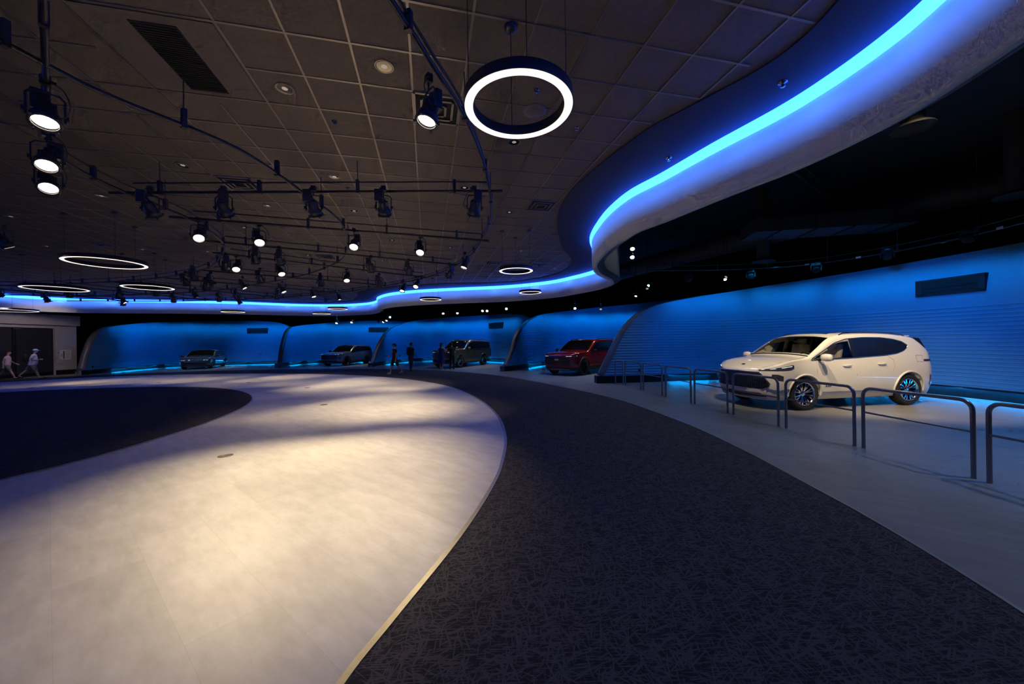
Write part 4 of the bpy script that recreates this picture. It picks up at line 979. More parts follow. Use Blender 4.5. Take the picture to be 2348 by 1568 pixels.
    # --- overlays
    def patch(name, xa, xb, lo, hi, m_, off=.006, side=1, nx=16, nzz=6, parent=body, inset=0, usex=True, th=0):
        mb = MB(); vs = []
        for i in range(nx+1):
            x = xa+(xb-xa)*i/nx; s = s_of_x(x) if usex else x
            a, b_ = lo(x), hi(x)
            for j in range(nzz+1): vs.append(surf(s, a+(b_-a)*j/nzz, off, side))
        fs_ = [(i*(nzz+1)+j, (i+1)*(nzz+1)+j, (i+1)*(nzz+1)+j+1, i*(nzz+1)+j+1) for i in range(nx) for j in range(nzz)]
        if side < 0: fs_ = [f[::-1] for f in fs_]
        mb.add(vs, fs_, 0, True); return mb.build(name, m_, parent)
    def line(name, pts, r, m_, parent=body, closed=False, off=.004, side=1, usex=True, n=6):
        mb = MB(); mb.tube([surf(s_of_x(p[0]) if usex else p[0], p[1], off, side) for p in pts], r, n, closed=closed); return mb.build(name, m_, parent)
    zlf = lambda x: lerp_tab(zl, x); zuf = lambda x: lerp_tab(zu, x)
    for side in (1, -1):
        for pi_, (xa, xb) in enumerate(P['panes']):
            see = detail and pi_ == 0
            g = patch('side_window', xa, xb, zlf, zuf, M['clear'] if see else M['tint'], .005, side, 18)
        xs = [P['panes'][0][0]+(P['panes'][-1][1]-P['panes'][0][0])*i/40 for i in range(41)]
        loop = [(x, zlf(x)) for x in xs]+[(x, zuf(x)) for x in reversed(xs)]
        line('window_trim', loop, .009 if detail else .012, P.get('trim_m', M['chrome']), closed=True, off=.006, side=side)
        for (xa, xb), (xc, xd) in zip(P['panes'], P['panes'][1:]):
            xm0, xm1 = xb, xc
            patch('pillar_cover', xm0+.004, xm1-.004, zlf, zuf, P.get('pillar_m', M['trimb']), .007, side, 2)
    ws = P['windshield']
    def top_patch(name, xa, xb, fr, m_, off=.006, nx=14, nyy=14, fr2=None, parent=body):
        mb = MB(); vs = []
        for i in range(nx+1):
            x = xa+(xb-xa)*i/nx; f0 = fr+((fr2 if fr2 is not None else fr)-fr)*i/nx
            for j in range(nyy+1): 
                p = tops(x, -f0+2*f0*j/nyy); vs.append(p+Vector((off*.5 if x > 0 else -off*.5, 0, off)))
        fs_ = [(i*(nyy+1)+j, i*(nyy+1)+j+1, (i+1)*(nyy+1)+j+1, (i+1)*(nyy+1)+j) for i in range(nx) for j in range(nyy)]
        mb.add(vs, fs_[::1], 0, True); return mb.build(name, m_, parent)
    top_patch('windscreen', ws[0], ws[1], .90, M['clear'] if detail else M['tint'], fr2=.88)
    mb = MB(); lp = [tops(ws[0], -.9+1.8*j/12)+Vector((.004, 0, .008)) for j in range(13)]; mb.tube(lp, .014, 6); mb.build('wiper_cowl', M['trimb'], body)
    rw = P['rearwin']; top_patch('rear_window', rw[0], rw[1], .82, M['tint'], nx=8)
    if P.get('sunroof'): top_patch('sunroof', P['sunroof'][0], P['sunroof'][1], .62, M['tint'], .006)
    # lines and seams
    dark = M.get('seam_'+name) or mat('panel_gap', tuple(c*.35 for c in P.get('pcol', (.1, .1, .1))), .6)
    for side in (1, -1):
        for dpts in P['seams']:
            line('door_seam', dpts, .0035, dark, off=.001, side=side, n=4)
        for (hx, hz) in P['handles']:
            p = surf(s_of_x(hx), hz, .03, side); mb = MB()
            mb.tube([surf(s_of_x(hx+.11), hz, .0, side), surf(s_of_x(hx+.09), hz, .03, side), surf(s_of_x(hx-.09), hz, .03, side), surf(s_of_x(hx-.11), hz, 0, side)], .013, 8)
            mb.build('door_handle', P.get('handle_m', paint_m), body)
        # sill trim
        line('sill_trim', [(wb/2-ar-.06-(wb-2*ar-.12)*i/10, P.get('sill_z', .36)) for i in range(11)], .012, P.get('sill_m', M['chrome']), off=.008, side=side)
        # mirror
        mx_ = P['mirror']; mb = MB(); base = surf(s_of_x(mx_[0]), mx_[1], 0, side)
        out = Vector((0, side, 0)); c = base+out*.2+Vector((0.02, 0, .07))
        mb.tube([base, base+out*.07+Vector((0, 0, .02)), c-out*.05-Vector((0, 0, .03))], [.03, .024, .03], 8)
        arm = mb.build('mirror_arm', M['trimb'], body)
        mb = MB(); prof = [(0, -.12), (.06, -.118), (.1, -.09), (.112, 0), (.1, .08), (.05, .115), (0, .12)]
        R = Matrix.Rotation(side*PI/2, 3, 'X') @ Matrix.Diagonal((.62, .8, 1)); mb.lathe(prof, 16, R=R, c=c); mb.build('mirror', P.get('mirror_m', paint_m), body)
        mb = MB(); mb.box(c+Vector((-.072, 0, 0)), (.008, .19, .13), bev=.0); mb.build('mirror_glass', M['chrome'], body)
        # arch lips
        for ax in (wb/2, -wb/2):
            pts = []
            for q in range(0, 25):
                a = PI*(q/24*1.08-.04); zz = wr+.01+(ar+.012)*math.sin(a); xx = ax+(ar+.012)*math.cos(a)
                pts.append(surf(s_of_x(xx), max(zb+.02, zz), .002, side))
            mb = MB(); mb.tube(pts, .022 if P.get('lip') is None else P['lip'], 8); mb.build('arch_moulding', P.get('lip_m', paint_m), body)
        # lamps
        for (nm, s0, s1, lo, hi, mm, off) in P['front_patches']:
            patch(nm, s0, s1, lo, hi, mm, off, side, 18, 4, usex=False)
        for (nm, s0, s1, lo, hi, mm, off) in P['rear_patches']:
            patch(nm, S_[-1]-s0, S_[-1]-s1, lo, hi, mm, off, side, 12, 4, usex=False)
    for (nm, pts, r, mm, off) in P['front_lines']:
        for side in (1, -1): line(nm, pts, r, mm, off=off, side=side, usex=False)
    # --- wheels
    rim = wr*P.get('rim', .70)
    tm = MB(); w2 = .12; tm.lathe([(rim, -w2*.8), (wr*.86, -w2), (wr*.97, -w2*.85), (wr, -w2*.6), (wr, w2*.6), (wr*.97, w2*.85), (wr*.86, w2), (rim, w2*.8)], 48)
    tm.lathe([(rim+.012, w2*.82), (rim+.02, w2*.9), (rim+.03, w2*.82)], 48)
    rm = MB(); rm.lathe([(rim, w2*.8), (rim-.006, w2*.9), (rim-.022, w2*.86), (rim-.03, w2*.5), (rim-.04, -w2*.6), (rim, -w2*.8)], 48); rm.lathe([(0, w2*.55), (.05, w2*.55), (.065, w2*.4), (.065, w2*.2), (.0, w2*.2)], 20)
    for kq in range(5):
        a = 2*PI*kq/5; rm.lathe([(0, w2*.6), (.009, w2*.6), (.009, w2*.5)], 8, c=(.03*math.cos(a), .03*math.sin(a), 0))
    sp = P.get('spokes', 10); dbl = P.get('double', True)
    spm_ = MB()
    for kq in range(sp):
        a = 2*PI*kq/sp
        for da in ((-.16, .16) if dbl else (0,)):
            w_ = P.get('spoke_w', .018); p0 = Vector((.055*math.cos(a), .055*math.sin(a), w2*.45)); a1 = a+da*(1 if dbl else 0)
            p1 = Vector(((rim-.018)*math.cos(a1), (rim-.018)*math.sin(a1), w2*.74)); pm = p0.lerp(p1, .55)+Vector((0, 0, w2*.12))
            t_ = (p1-p0).normalized(); nn = Vector((-t_.y, t_.x, 0)).normalized()
            vs = []
            for p, ww in ((p0, w_*.7), (pm, w_*.8), (p1, w_)):
                vs += [p+nn*ww, p-nn*ww, p-nn*ww-Vector((0, 0, .03)), p+nn*ww-Vector((0, 0, .03))]
            spm_.add(vs, [(0, 1, 5, 4), (1, 2, 6, 5), (3, 0, 4, 7), (2, 3, 7, 6), (4, 5, 9, 8), (5, 6, 10, 9), (7, 4, 8, 11), (6, 7, 11, 10)])
    bk = MB(); bk.lathe([(0, -.02), (rim*.72, -.02), (rim*.72, 0), (0, 0)], 28); bk.lathe([(rim-.03, -.05), (rim-.2, -.06), (0, -.06)], 28)
    wm = {'tyre': tm, 'rim': rm, 'spokes': spm_, 'brake_disc': bk}
    mats_ = {'tyre': M['rubber'], 'rim': P['rim_m'], 'spokes': P['rim_m'], 'brake_disc': M['duct']}
    first = {}
    for ax in (wb/2, -wb/2):
        for sy in (1, -1):
            we = empty('wheel', (ax, sy*(W-.135), wr)); we.parent = root; we.rotation_euler = (-sy*PI/2, (PI*.13 if ax > 0 else .4), 0)
            for kk_, mb in wm.items():
                if kk_ in first:
                    c = first[kk_].copy(); COL.objects.link(c); c.parent = we
                else: first[kk_] = mb.build(kk_, mats_[kk_], we)
    # underbody block
    mb = MB(); mb.box((0, 0, zb+.02), (wb-2*ar-.1, W*1.5, .1)); mb.box((wb/2+.1, 0, zb+.05), (.7, W*.9, .1)); mb.box((-wb/2-.2, 0, zb+.08), (.8, W*.9, .14)); mb.build('underbody', M['well'], root)
    if detail:   # cabin
        mb = MB(); mb.box((-.25, 0, .90), (3.1, W*1.72, .05)); mb.box((-.2, -W*.9, 1.05), (2.9, .04, .28)); mb.box((-.2, W*.9, 1.05), (2.9, .04, .28)); mb.box((-1.5, 0, 1.15), (.1, W*1.5, .5)); mb.build('cabin_trim', M['cladb'], body)
        mb = MB(); mb.box((1.12, 0, 1.08), (.42, W*1.66, .16), bev=.05); mb.box((.86, .0, .98), (.3, .3, .3), bev=.04); mb.build('dashboard', mat('dash', (.10, .085, .07), .6), body)
        for sy in (1, -1):
            for sx in (.32, -.7):
                mb = MB(); mb.box((sx+.1, sy*.42, 1.0), (.5, .5, .16), bev=.05)
                mb.box((sx-.2, sy*.42, 1.25), (.14, .5, .52), Matrix.Rotation(-.22, 3, 'Y'), bev=.05)
                mb.box((sx-.275, sy*.42, 1.57), (.09, .27, .18), Matrix.Rotation(-.15, 3, 'Y'), bev=.03)
                mb.build('seat', M['seat'], body)
        mb = MB(); R = Matrix.Rotation(-1.15, 3, 'Y'); ring_ = [Vector((.8, .42, 1.17))+(R @ Vector((.18*math.cos(2*PI*q/24), .18*math.sin(2*PI*q/24), 0))) for q in range(24)]
        mb.tube(ring_, .014, 6, closed=True); mb.build('steering_wheel', M['cladb'], body)
        mb = MB(); mb.box((.62, 0, 1.6), (.03, .24, .06), bev=.01); mb.build('rear_view_mirror', M['cladb'], body)
    return root, body, dict(surf=surf, s_of_x=s_of_x, patch=patch, line=line, top_patch=top_patch, tops=tops, S=S_)

def build_cars():
    K = lambda v: (lambda x: v)
    def L(*t): return lambda x: lerp_tab(list(t), x)
    head_g = mat('headlamp_glass', (.05, .05, .06), .08, 0, coat=1)
    lamp_on = mat('daytime_lamp', (1, 1, 1), .3, emis=(.8, .9, 1), estr=.9)
    red = M['red']
    # ---- white SUV
    white = paint('pearl_white_paint', (.80, .77, .71), rough=.32)
    P = dict(pcol=(.8, .77, .71), wb=2.95, W=.98, fo=.97, ro=.98, wr=.385, zb=.24, zsh=1.14, arch=1.10,
        top=[(-2.455, .85), (-2.44, 1.06), (-2.36, 1.19), (-2.2, 1.33), (-2.0, 1.52), (-1.86, 1.66), (-1.76, 1.715), (-1.5, 1.765), (-1.0, 1.815), (-.3, 1.83), (.2, 1.815), (.48, 1.76), (.7, 1.66), (1.0, 1.46), (1.28, 1.28), (1.38, 1.245), (1.7, 1.205), (2.05, 1.13), (2.28, 1.05), (2.38, .995), (2.44, .93)],
        zl=[(-1.54, 1.45), (-1.4, 1.35), (-1.15, 1.28), (-.8, 1.24), (.1, 1.20), (1.30, 1.165)], zu=[(-1.54, 1.47), (-1.4, 1.565), (-1.15, 1.63), (-.8, 1.67), (-.3, 1.68), (.2, 1.65), (.55, 1.56), (.95, 1.36), (1.30, 1.18)],
        panes=[(1.29, .12), (.02, -.70), (-.76, -.96), (-1.03, -1.53)], windshield=(1.26, .54), rearwin=(-1.9, -2.3), sunroof=(.35, -.7),
        seams=[[(1.14, 1.15), (1.16, .9), (1.12, .55), (1.06, .34)], [(.07, 1.2), (.06, .8), (.08, .34)], [(-.86, 1.24), (-1.03, 1.12), (-1.02, .98), (-.98, .86)], [(1.06, .34), (0, .33), (-.96, .34)], [(-1.70, 1.22), (-1.72, 1.06), (-1.90, 1.06), (-1.89, 1.22), (-1.70, 1.22)]],
        handles=[(.33, 1.02), (-.66, 1.04)], mirror=(1.08, 1.16), rim_m=M['chrome'], spokes=8, spoke_w=.017, rim=.715, lower_m=white, sill_z=.40, low=[(.24, .90), (.36, .95), (.48, .972), (.60, .995), (.85, 1.0), (1.02, .985), (1.14, .965)],
        front_patches=[], rear_patches=[], front_lines=[], crown=.045, cf=.62, nf=2.8, cb=.6, nr=3.2, tumble=.17,
        fshear=[(.24, -.06), (.45, .0), (.62, .0), (.9, -.03), (1.05, -.07), (1.2, -.08)], rshear=[(.24, .08), (.5, 0), (.9, 0), (1.1, .02)])
    grille_m = mat('black_grille', (.012, .012, .014), .35)
    P['front_patches'] = [
        ('headlamp', .60, 1.40, L((.60, .93), (1.1, .94), (1.30, .955), (1.42, 1.0)), L((.60, .95), (1.1, 1.02), (1.38, 1.065), (1.42, 1.05)), head_g, .008),
        ('lower_lamp', .88, 1.12, L((.88, .82), (.98, .72), (1.12, .70)), L((.88, .85), (1.0, .85), (1.12, .81)), head_g, .006),
        ('grille', 0, .84, L((0, .50), (.72, .50), (.84, .55)), L((0, .88), (.62, .88), (.84, .63)), grille_m, .006),
        ('lower_intake', 0, .80, L((0, .29), (.8, .31)), L((0, .40), (.66, .40), (.8, .335)), grille_m, .006)]
    P['front_lines'] = [('grille_surround', [(0, .495), (.3, .495), (.72, .495), (.84, .55), (.86, .63), (.80, .71), (.72, .80), (.64, .885), (.3, .89), (0, .89)], .011, M['chrome'], .008)]+\
        [('grille_bar', [(i*.80/8*min(1, (1.1-abs(z-.55)*.8)) , z) for i in range(9)], .0055, M['dchrome'], .012) for z in (.54, .58, .62, .66, .70, .74, .78, .83)]+\
        [('bumper_blade', [(.80, .52), (.95, .475), (1.1, .48), (1.26, .50)], .016, M['chrome'], .012), ('lower_trim', [(i*.1, .265) for i in range(9)], .010, M['chrome'], .01),
         ('headlamp_strip', [(.66, .955), (.9, .975), (1.12, 1.005), (1.34, 1.032)], .006, lamp_on, .012)]
    P['rear_patches'] = [('tail_lamp', .45, 1.3, L((.55, 1.05), (1.3, 1.08)), L((.55, 1.17), (1.3, 1.12)), mat('dark_tail_lamp', (.05, .01, .02), .1), .012),
                         ('rear_reflector', 1.08, 1.14, K(.5), K(.74), mat('reflector_red', (.25, .01, .01), .3), .006)]
    hx, hy = Vector((6.78, 8.50)), Vector((9.696, 8.947)); d = (hx-hy).normalized(); left = Vector((-d.y, d.x))
    sc = 1.0
    cen = (hx+hy)/2-left*(.885*sc); root, body, F = make_car('white_suv', 'white three-row SUV parked by the barriers before the nearest blue wall', (cen.x, cen.y), math.atan2(d.y, d.x), P, white)
    root.scale = (sc,)*3
    # extras
    mb = MB()
    surf, sx = F['surf'], F['s_of_x']
    for kq in range(14):      # grille cell studs
        for r_i, z in enumerate((.56, .60, .64, .68, .72, .76, .80)):
            s = .05+kq*.052
            if s > .80-abs(z-.6)*.5: continue
            for side in (1, -1): mb.box(surf(s, z, .014, side), (.008, .022, .012))
    mb.build('grille_studs', M['chrome'], body)
    for side in (1, -1):   # black rear spoiler wing
        mb = MB(); a = Vector((-1.80, side*.80, 1.66)); mb.add([a, a+Vector((-.22, 0, -.02)), a+Vector((-.36, side*.03, -.27)), a+Vector((-.30, side*.03, -.24)), a+Vector((0, -side*.03, 0)), a+Vector((-.22, -side*.05, -.02)), a+Vector((-.36, -side*.03, -.27)), a+Vector((-.30, -side*.03, -.24))],
            [(0, 1, 2, 3), (7, 6, 5, 4), (0, 4, 5, 1), (1, 5, 6, 2), (2, 6, 7, 3), (3, 7, 4, 0)]); mb.build('spoiler_fin', M['trimb'], body)
        mb = MB(); mb.tube([F['tops'](.3-.12*q, side*.93)+Vector((0, 0, .03 if 0 < q < 16 else 0)) for q in range(17)], .014, 6); mb.build('roof_rail', M['dchrome'], body)
    mb = MB(); mb.box((-1.84, 0, 1.70), (.22, 1.3, .025), bev=.01); mb.build('spoiler', white, body)
    c = F['tops'](2.30, 0)+Vector((.01, 0, .006)); mb = MB(); R = Matrix.Rotation(.45, 3, 'Y')
    for q in (-.035, 0, .035): mb.box(c+Vector((-.01, q, .004)), (.05, .022, .008), R, bev=.006)
    mb.build('bonnet_badge', M['trimb'], body)
    cu = bpy.data.curves.new('door_badge', 'FONT'); cu.body = 'Avenir'; cu.size = .07; cu.extrude = .001; cu.shear = .5; cu.space_character = .95
    o = bpy.data.objects.new('door_badge', cu); COL.objects.link(o); p = surf(sx(.95), .53, .006, 1); o.location = p; o.parent = body
    o.matrix_local = Matrix(((-1, 0, 0, p.x), (0, 0, 1, p.y), (0, 1, 0, p.z), (0, 0, 0, 1))); cu.materials.append(M['trimb']); dg = bpy.context.evaluated_depsgraph_get(); m3 = bpy.data.meshes.new_from_object(o.evaluated_get(dg)); mm_ = o.matrix_local.copy(); bpy.data.objects.remove(o); o = bpy.data.objects.new('door_badge', m3); COL.objects.link(o); o.parent = body; o.matrix_local = mm_
    # bonnet shut lines
    for side in (1, -1):
        mb = MB(); mb.tube([F['tops'](x, side*.86)+Vector((0, 0, .001)) for x in (1.3, 1.5, 1.7, 2.0, 2.2, 2.33)], .003, 4); mb.build('bonnet_seam', M['dchrome'], body)
    # ---- generic helper for the others
    def front(P, hz, gz, gm, gw=.7, chrome=M['dchrome'], bars=4, lampz=None, split=False):
        P['front_patches'] = [('headlamp', .5, 1.2, K(hz-.03), L((.5, hz+.02), (1.2, hz+.06)), head_g, .008), ('grille', 0, gw, K(gz[0]), K(gz[1]), gm, .007), ('lower_intake', 0, gw, K(P['zb']+.04), K(gz[0]-.1), gm, .006)]
        if split: P['front_patches'].append(('lower_lamp', gw+.06, gw+.28, K(gz[0]+.05), K(gz[0]+.2), head_g, .008))
        P['front_lines'] = [('grille_bar', [(i*gw/6, gz[0]+(gz[1]-gz[0])*(q+.5)/bars) for i in range(7)], .012, chrome, .014) for q in range(bars)]+[('headlamp_strip', [(.55, hz+.01), (.8, hz+.015), (1.1, hz+.03)], .008, lamp_on, .012), ('lower_trim', [(i*.12, P['zb']+.06) for i in range(7)], .014, M['chrome'], .012)]
        P['rear_patches'] = [('tail_lamp', .5, 1.0, K(P['zsh']-.16), K(P['zsh']-.02), red, .008)]
    suv = dict(wb=3.07, W=1.0, fo=.95, ro=1.2, wr=.39, zb=.25, zsh=1.12,
        top=[(-2.72, .85), (-2.68, 1.08), (-2.6, 1.3), (-2.5, 1.62), (-2.42, 1.70), (-2.0, 1.76), (-1.2, 1.80), (-.4, 1.81), (.1, 1.78), (.35, 1.70), (.7, 1.48), (1.05, 1.25), (1.2, 1.20), (1.7, 1.18), (2.2, 1.12), (2.4, 1.06), (2.47, .98)],
        zl=[(-2.4, 1.2), (.95, 1.15)], zu=[(-2.4, 1.55), (-2.2, 1.66), (-.2, 1.68), (.3, 1.55), (.7, 1.33), (.95, 1.17)], panes=[(.95, -.2), (-.27, -1.25), (-1.33, -2.38)], windshield=(1.03, .3), rearwin=(-2.52, -2.66),
        seams=[[(1.0, 1.12), (1.0, .35)], [(-.23, 1.14), (-.23, .35)], [(-1.28, 1.16), (-1.25, .9), (-1.08, .6), (-1.05, .35)]], handles=[(.05, 1.0), (-1.0, 1.0)], mirror=(.8, 1.14), spokes=6, crown=.04,
        fshear=[(.25, -.08), (.5, 0), (.95, 0), (1.05, -.02)], cf=.6, nf=3.2, cb=.4, nr=4, tumble=.16)
    # red SUV, black front and wheels
    P = dict(suv); P.update(rim_m=M['trimb'], trim_m=M['trimb'], lip_m=M['cladb'], lip=.035, clad_z=.42, lower_m=M['cladb'], sill_m=M['cladb'], mirror_m=M['trimb'], handle_m=M['trimb'], wr=.40)
    front(P, .95, (.55, .98), grille_m, .72, split=True)
    redp = paint('deep_red_paint', (.30, .008, .012), .35, .25)
    hd = Vector((-.69, -.73)).normalized(); lf = Vector((-hd.y, hd.x)); w0 = Vector((3.48, 18.0)); cen = w0-hd*P['wb']/2-lf*.87
    r_, b_, F = make_car('red_suv', 'dark red SUV with black wheels half hidden behind the leading edge of the near wall', (cen.x, cen.y), math.atan2(hd.y, hd.x), P, redp, detail=False)
    for side in (1, -1): mb = MB(); mb.tube([F['tops'](.1-.15*q, side*.92)+Vector((0, 0, .04 if 0 < q < 15 else 0)) for q in range(16)], .016, 6); mb.build('roof_rail', M['trimb'], b_)
    mb = MB(); p = F['surf'](0.0, .80, .02); mb.box(p, (.02, .24, .05)); mb.box(p, (.02, .09, .085)); mb.build('nose_badge', M['chrome'], b_)
    # grey green SUV, boxy
    P = dict(suv); P.update(wb=3.07, fo=.9, ro=1.25, wr=.42, zb=.28, zsh=1.22, rim_m=M['chrome'], spokes=6, sill_m=M['dchrome'],
        top=[(-2.78, .9), (-2.74, 1.2), (-2.68, 1.5), (-2.6, 1.78), (-2.5, 1.86), (-1.6, 1.92), (-.4, 1.93), (.1, 1.90), (.3, 1.83), (.65, 1.56), (.95, 1.34), (1.1, 1.30), (1.7, 1.29), (2.2, 1.24), (2.38, 1.17), (2.43, 1.08)],
        zl=[(-2.5, 1.27), (.9, 1.24)], zu=[(-2.5, 1.62), (-2.38, 1.76), (-.2, 1.79), (.3, 1.66), (.65, 1.43), (.9, 1.26)], panes=[(.9, -.2), (-.27, -1.25), (-1.33, -2.46)], windshield=(.95, .26), rearwin=(-2.62, -2.7), seams=[[(.98, 1.2), (.98, .4)], [(-.23, 1.23), (-.23, .4)], [(-1.28, 1.25), (-1.25, .95), (-1.1, .65), (-1.07, .4)]], handles=[(.05, 1.08), (-1.0, 1.08)], mirror=(.75, 1.24))
    front(P, 1.06, (.68, 1.08), grille_m, .66, M['chrome'], 5, split=True)
    green = paint('grey_green_paint', (.16, .17, .13), .4, .3)
    hd = Vector((-.46, -.89)).normalized(); lf = Vector((-hd.y, hd.x)); w0 = Vector((-3.63, 24.9)); cen = w0-hd*P['wb']/2-lf*.87
    r_, b_, F = make_car('grey_green_suv', 'large boxy grey green SUV with two people standing at its front', (cen.x, cen.y), math.atan2(hd.y, hd.x), P, green, detail=False)
    for side in (1, -1): mb = MB(); mb.tube([F['tops'](.05-.16*q, side*.92)+Vector((0, 0, .05 if 0 < q < 15 else 0)) for q in range(16)], .016, 6); mb.build('roof_rail', M['dchrome'], b_)
    # small blue SUV with black roof
    P = dict(suv); P.update(wb=2.73, fo=.93, ro=.98, W=.95, wr=.37, zb=.22, zsh=1.06, rim_m=M['dchrome'], spokes=5, clad_z=.40, lower_m=M['cladb'], lip_m=M['cladb'], lip=.03, mirror_m=M['trimb'], trim_m=M['trimb'], sill_m=M['cladb'],
        top=[(-2.34, .8), (-2.3, 1.05), (-2.2, 1.3), (-2.1, 1.52), (-2.0, 1.6), (-1.4, 1.66), (-.6, 1.68), (0, 1.66), (.2, 1.6), (.55, 1.38), (.85, 1.16), (1.0, 1.12), (1.6, 1.10), (2.0, 1.04), (2.2, .98), (2.29, .9)],
        zl=[(-2.0, 1.2), (.8, 1.08)], zu=[(-2.0, 1.3), (-1.7, 1.5), (-.2, 1.55), (.2, 1.45), (.55, 1.25), (.8, 1.1)], panes=[(.8, -.2), (-.27, -1.2), (-1.28, -1.95)], windshield=(.85, .18), rearwin=(-2.12, -2.26), sunroof=(.1, -1.9), seams=[[(.85, 1.05), (.85, .4)], [(-.23, 1.08), (-.23, .4)], [(-1.2, 1.1), (-1.1, .8), (-1.0, .4)]], handles=[(.0, .95), (-1.0, .97)], mirror=(.68, 1.08))
    front(P, .93, (.55, .9), grille_m, .68, M['dchrome'], 4, split=True)
    bluep = paint('sterling_blue_paint', (.16, .22, .32), .4, .25)
    hd = Vector((-.2, -.98)).normalized(); lf = Vector((-hd.y, hd.x)); w0 = Vector((-13.35, 29.1)); cen = w0-hd*P['wb']/2-lf*.82
    make_car('small_blue_suv', 'small blue grey SUV with black roof before the second blue wall from the left', (cen.x, cen.y), math.atan2(hd.y, hd.x), P, bluep, detail=False)
    # fastback
    P = dict(suv); P.update(wb=2.95, fo=.9, ro=.98, W=.97, wr=.36, zb=.17, zsh=.90, rim_m=M['dchrome'], spokes=5, sill_m=M['trimb'], trim_m=M['trimb'], clad_z=.3, lower_m=M['cladb'],
        top=[(-2.45, .72), (-2.42, .95), (-2.35, 1.04), (-2.2, 1.08), (-1.8, 1.2), (-1.2, 1.38), (-.6, 1.47), (-.1, 1.49), (.2, 1.45), (.6, 1.27), (1.05, 1.03), (1.2, .98), (1.7, .93), (2.1, .86), (2.3, .80), (2.37, .72)],
        zl=[(-1.9, 1.05), (-1, .97), (1.0, .93)], zu=[(-1.9, 1.07), (-1.5, 1.2), (-.9, 1.33), (-.2, 1.38), (.2, 1.33), (.6, 1.15), (1.0, .95)], panes=[(1.0, -.15), (-.22, -1.15), (-1.22, -1.88)], windshield=(1.05, .25), rearwin=(-1.2, -2.0), sunroof=(.1, -.8), seams=[[(1.0, .9), (1.0, .28)], [(-.18, .93), (-.18, .28)], [(-1.15, .95), (-1.05, .6), (-1.0, .28)]], handles=[(.05, .82), (-.95, .84)], mirror=(.82, .92),
        fshear=[(.17, -.1), (.4, 0), (.55, 0), (.8, -.1)], low=[(.17, .9), (.3, .95), (.5, .985), (.68, 1.0), (.8, .99), (.9, .965)])
    front(P, .68, (.3, .55), grille_m, .74, M['dchrome'], 2)
    char = paint('dark_teal_grey_paint', (.09, .13, .15), .5, .25)
    hd = Vector((.42, -.91)).normalized(); lf = Vector((-hd.y, hd.x)); w0 = Vector((-23.6, 28.5)); cen = w0-hd*P['wb']/2-lf*.85
    make_car('fastback_car', 'low dark grey fastback car before the leftmost blue wall', (cen.x, cen.y), math.atan2(hd.y, hd.x), P, char, detail=False)
build_cars()
# ------------------------------------------------------------------ people
def skin_mesh(name, nodes, edges, m_, parent, sub=2):
    """nodes: list of (co, rx, ry); grown with a skin modifier, then made a plain mesh"""
    me = bpy.data.meshes.new(name); me.from_pydata([n[0] for n in nodes], edges, []); o = bpy.data.objects.new(name, me); COL.objects.link(o)
    bpy.context.view_layer.objects.active = o
    sk = o.modifiers.new('s', 'SKIN'); sk.use_smooth_shade = True; sk.branch_smoothing = .4
    for v, n in zip(me.skin_vertices[0].data, nodes): v.radius = (n[1], n[2])
    me.skin_vertices[0].data[0].use_root = True
    sb = o.modifiers.new('u', 'SUBSURF'); sb.levels = sub; sb.render_levels = sub
    dg = bpy.context.evaluated_depsgraph_get(); m2 = bpy.data.meshes.new_from_object(o.evaluated_get(dg))
    bpy.data.objects.remove(o); m2.materials.clear(); m2.materials.append(m_); m2.polygons.foreach_set('use_smooth', [True]*len(m2.polygons)); m2.name = name
    q = bpy.data.objects.new(name, m2); COL.objects.link(q); q.parent = parent; return q
